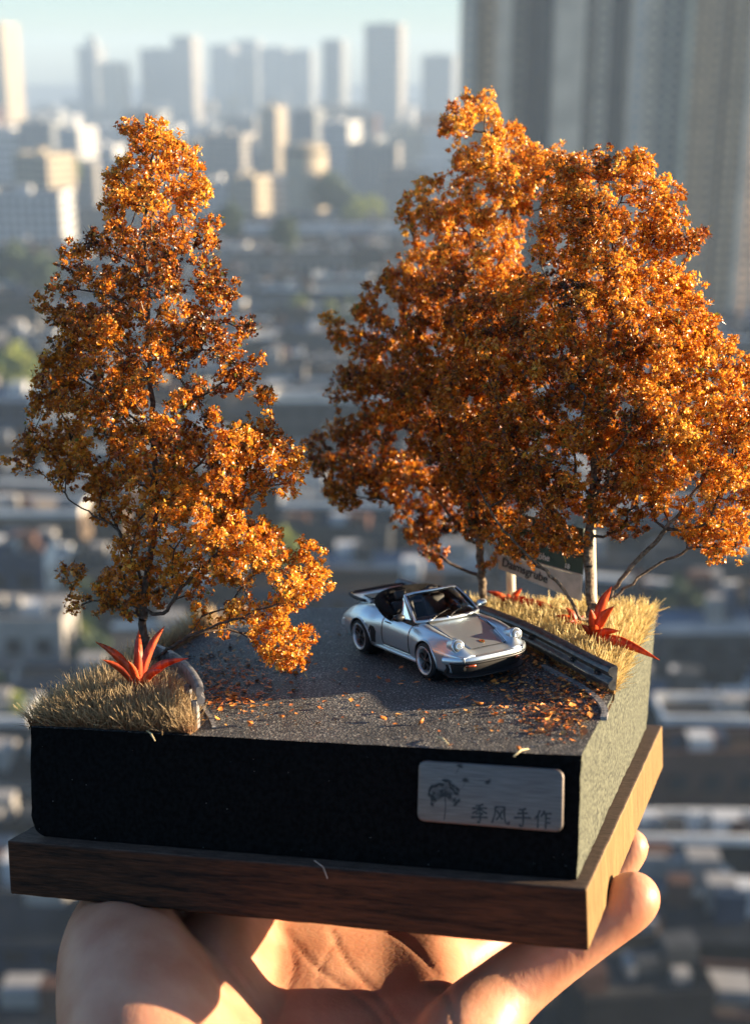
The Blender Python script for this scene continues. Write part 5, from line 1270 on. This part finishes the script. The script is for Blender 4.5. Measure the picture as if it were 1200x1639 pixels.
# chains of (pixel u, pixel v, depth y in the diorama frame, radius) -- metres
def chain(pts): return [(hp_(u, v, y), r) for u, v, y, r in pts]
mm = .001
CH_ = {
 'thumb': chain([(250, 1790, -.105, .0215), (236, 1680, -.095, .0210), (214, 1590, -.083, .0190), (198, 1530, -.072, .0165), (206, 1478, -.052, .0140), (262, 1440, -.022, .0112), (340, 1405, .004, .0085)]),
 'thenar': chain([(250, 1790, -.105, .0215), (320, 1720, -.088, .017), (335, 1640, -.070, .013)]),
 'palm3': chain([(700, 1900, -.098, .018), (700, 1740, -.072, .0130), (690, 1660, -.056, .0105)]),
 'index': chain([(470, 1500, -.022, .009), (440, 1470, .005, .0085), (470, 1400, .040, .0075)]),
 'middle': chain([(600, 1500, -.010, .0095), (640, 1475, .0, .0085), (720, 1420, .040, .0075)]),
 'ring': chain([(650, 1610, -.040, .0095), (715, 1548, -.018, .0086), (800, 1495, .004, .0078), (900, 1435, .016, .0072), (975, 1393, .020, .0068), (1008, 1356, .022, .0060)]),
 'pinky': chain([(720, 1760, -.080, .0140), (745, 1665, -.066, .0118), (800, 1597, -.055, .0092), (865, 1545, -.049, .0083), (940, 1492, -.045, .0076), (1000, 1450, -.042, .0074), (1014, 1438, -.041, .0070)]),
 'wrist': chain([(330, 1900, -.118, .024), (420, 2150, -.150, .026)]), 'wrist_outer': chain([(640, 1880, -.105, .019), (560, 2150, -.145, .024)]), 'wrist_mid': chain([(500, 1880, -.105, .019), (490, 2150, -.148, .027)]),
}
parts = []
tb = bmesh.new(); bmesh.ops.create_icosphere(tb, subdivisions=3, radius=1); tb.verts.index_update()
TV_ = np.array([v.co[:] for v in tb.verts]); TF_ = np.array([[v.index for v in f.verts] for f in tb.faces]); tb.free()
SPH = []
def capsule(a, ra, c, rc):
    k = max(2, int((c - a).length / (min(ra, rc) * .3)))
    for i in range(k + 1):
        f = i / k; p = a.lerp(c, f); SPH.append((p.x, p.y, p.z, ra + (rc - ra) * f))
for nm_, ch in CH_.items():
    pts = catmull([p for p, r in ch], 3); rs = []
    for i in range(len(ch) - 1):
        for k in range(3): rs.append(ch[i][1] + (ch[i + 1][1] - ch[i][1]) * k / 3)
    rs.append(ch[-1][1])
    for i in range(len(pts) - 1): capsule(pts[i], rs[i], pts[i + 1], rs[i + 1])
GP = [[(330, 1820, -.105), (335, 1680, -.086), (345, 1580, -.070), (350, 1500, -.056), (350, 1455, -.036)],
      [(430, 1820, -.100), (425, 1680, -.070), (420, 1580, -.048), (415, 1500, -.030), (415, 1445, -.004)],
      [(520, 1820, -.096), (520, 1680, -.066), (515, 1580, -.044), (510, 1500, -.022), (510, 1445, .010)],
      [(620, 1820, -.094), (620, 1680, -.062), (620, 1580, -.036), (615, 1500, -.010), (610, 1445, .016)],
      [(715, 1820, -.094), (715, 1690, -.066), (705, 1600, -.042), (700, 1530, -.020), (700, 1470, .004)]]
GV = [[Vector(at_y(*q)) for q in c] for c in GP]
for i in range(4):
    for k in range(4):
        for a_ in np.linspace(0, 1, 11)[:-1]:
            for b_ in np.linspace(0, 1, 13)[:-1]:
                p = GV[i][k] * (1 - a_) * (1 - b_) + GV[i + 1][k] * a_ * (1 - b_) + GV[i][k + 1] * (1 - a_) * b_ + GV[i + 1][k + 1] * a_ * b_
                SPH.append((p.x, p.y, p.z, .0098))
print('palm z', [round(GV[2][k].z * 1000, 1) for k in range(5)], [round(GV[4][k].z * 1000, 1) for k in range(5)])
# nothing may enter the wooden base: keep everything under its lower face, or beside its right face
SA = np.array(SPH); HV = (SA[:, None, :3] + TV_[None] * SA[:, None, 3:4]).reshape(-1, 3)
HF = (TF_[None] + (np.arange(len(SA)) * len(TV_))[:, None, None]).reshape(-1, 3); me = npmesh('hand', HV, HF)
hand = bpy.data.objects.new('hand', me); COL.objects.link(hand); hand.matrix_world = MB.copy()
m1 = hand.modifiers.new('r', 'REMESH'); m1.mode = 'VOXEL'; m1.voxel_size = .0011; m1.use_smooth_shade = True
m2 = hand.modifiers.new('s', 'SMOOTH'); m2.iterations = 26; m2.factor = .6
bpy.context.view_layer.update()
dg = bpy.context.evaluated_depsgraph_get(); me2 = bpy.data.meshes.new_from_object(hand.evaluated_get(dg)); bpy.data.objects.remove(hand)
nv = len(me2.vertices); co = np.empty(nv * 3, np.float32); me2.vertices.foreach_get('co', co); co = co.reshape(-1, 3).astype(float)
no = np.empty(nv * 3, np.float32); me2.vertices.foreach_get('normal', no); no = no.reshape(-1, 3)
# creases of the palm and finger folds: lines given on the palm, cut where they pass
cc = (RM @ np.stack([co[:, 0], -co[:, 2], co[:, 1]]) + TV[:, None]); pu = 600 + FPX * cc[0] / cc[2]; pv_ = 819.5 + FPX * cc[1] / cc[2]
front = no[:, 1] < .2
def crease(line, depth, wpx):
    P = np.array([(q.x, q.y) for q in catmull([Vector((u, v, 0)) for u, v in line], 6)]); d = np.full(nv, 1e9)
    for a, b_ in zip(P[:-1], P[1:]):
        e = b_ - a; t = np.clip(((pu - a[0]) * e[0] + (pv_ - a[1]) * e[1]) / (e @ e), 0, 1); d = np.minimum(d, np.hypot(pu - a[0] - t * e[0], pv_ - a[1] - t * e[1]))
    k = np.exp(-(d / wpx) ** 2) * front; co[:] -= no * (k * depth * .4)[:, None]
crease([(285, 1470), (350, 1530), (400, 1590), (440, 1650)], .0016, 5); crease([(445, 1480), (470, 1540), (455, 1600), (440, 1640)], .0008, 4)
crease([(455, 1485), (480, 1520), (520, 1560), (590, 1610), (620, 1650)], .0009, 4); crease([(530, 1490), (555, 1540), (600, 1590), (640, 1640)], .0010, 4)
crease([(540, 1500), (510, 1560), (515, 1640)], .0006, 3); crease([(690, 1575), (715, 1590), (728, 1640)], .0012, 5)
crease([(800, 1560), (830, 1585), (850, 1600)], .0006, 3.5); crease([(905, 1500), (925, 1530)], .0007, 4); crease([(395, 1560), (420, 1600), (430, 1650)], .0004, 3)
crease([(560, 1480), (640, 1500), (700, 1560)], .0009, 5)
# contact with the board: flesh flattens against its underside and its right face
zb_ = -HW - .0002; ins = (co[:, 0] < X1 + .0003) & (co[:, 1] > YF - .0004) & (co[:, 2] > zb_)
pz = co[:, 2] - zb_; px_ = X1 + .0003 - co[:, 0]; py_ = co[:, 1] - (YF - .0004)
for i in np.where(ins)[0]:
    m_ = min(pz[i], px_[i], py_[i])
    if m_ == pz[i]: co[i, 2] = zb_
    elif m_ == px_[i]: co[i, 0] = X1 + .0003
    else: co[i, 2] = zb_
me2.vertices.foreach_set('co', co.astype(np.float32).ravel()); me2.update(); me2.name = 'hand'
print('hand verts', nv, 'pressed', int(ins.sum()))
me2.materials.clear(); hand = link('hand', me2, skin); me2.shade_smooth()
tag(hand, 'open bare hand holding the wooden base up from below', 'hand')

# ============================================================ the air
hz = bpy.data.materials.new('haze'); hz.use_nodes = True; n = hz.node_tree
n.nodes.remove(n.nodes['Principled BSDF'])
pv = n.nodes.new('ShaderNodeVolumePrincipled'); pv.inputs['Color'].default_value = (.50, .69, .96, 1); pv.inputs['Density'].default_value = 0.00028
pv.inputs['Anisotropy'].default_value = 0.0
n.links.new(pv.outputs[0], n.nodes['Material Output'].inputs['Volume'])
hb_ = MBd().box(-2500, 2500, -40, 3600, GZ - 1, 90)
tag(hb_.build('haze', hz, None, M=Matrix()), kind='stuff')
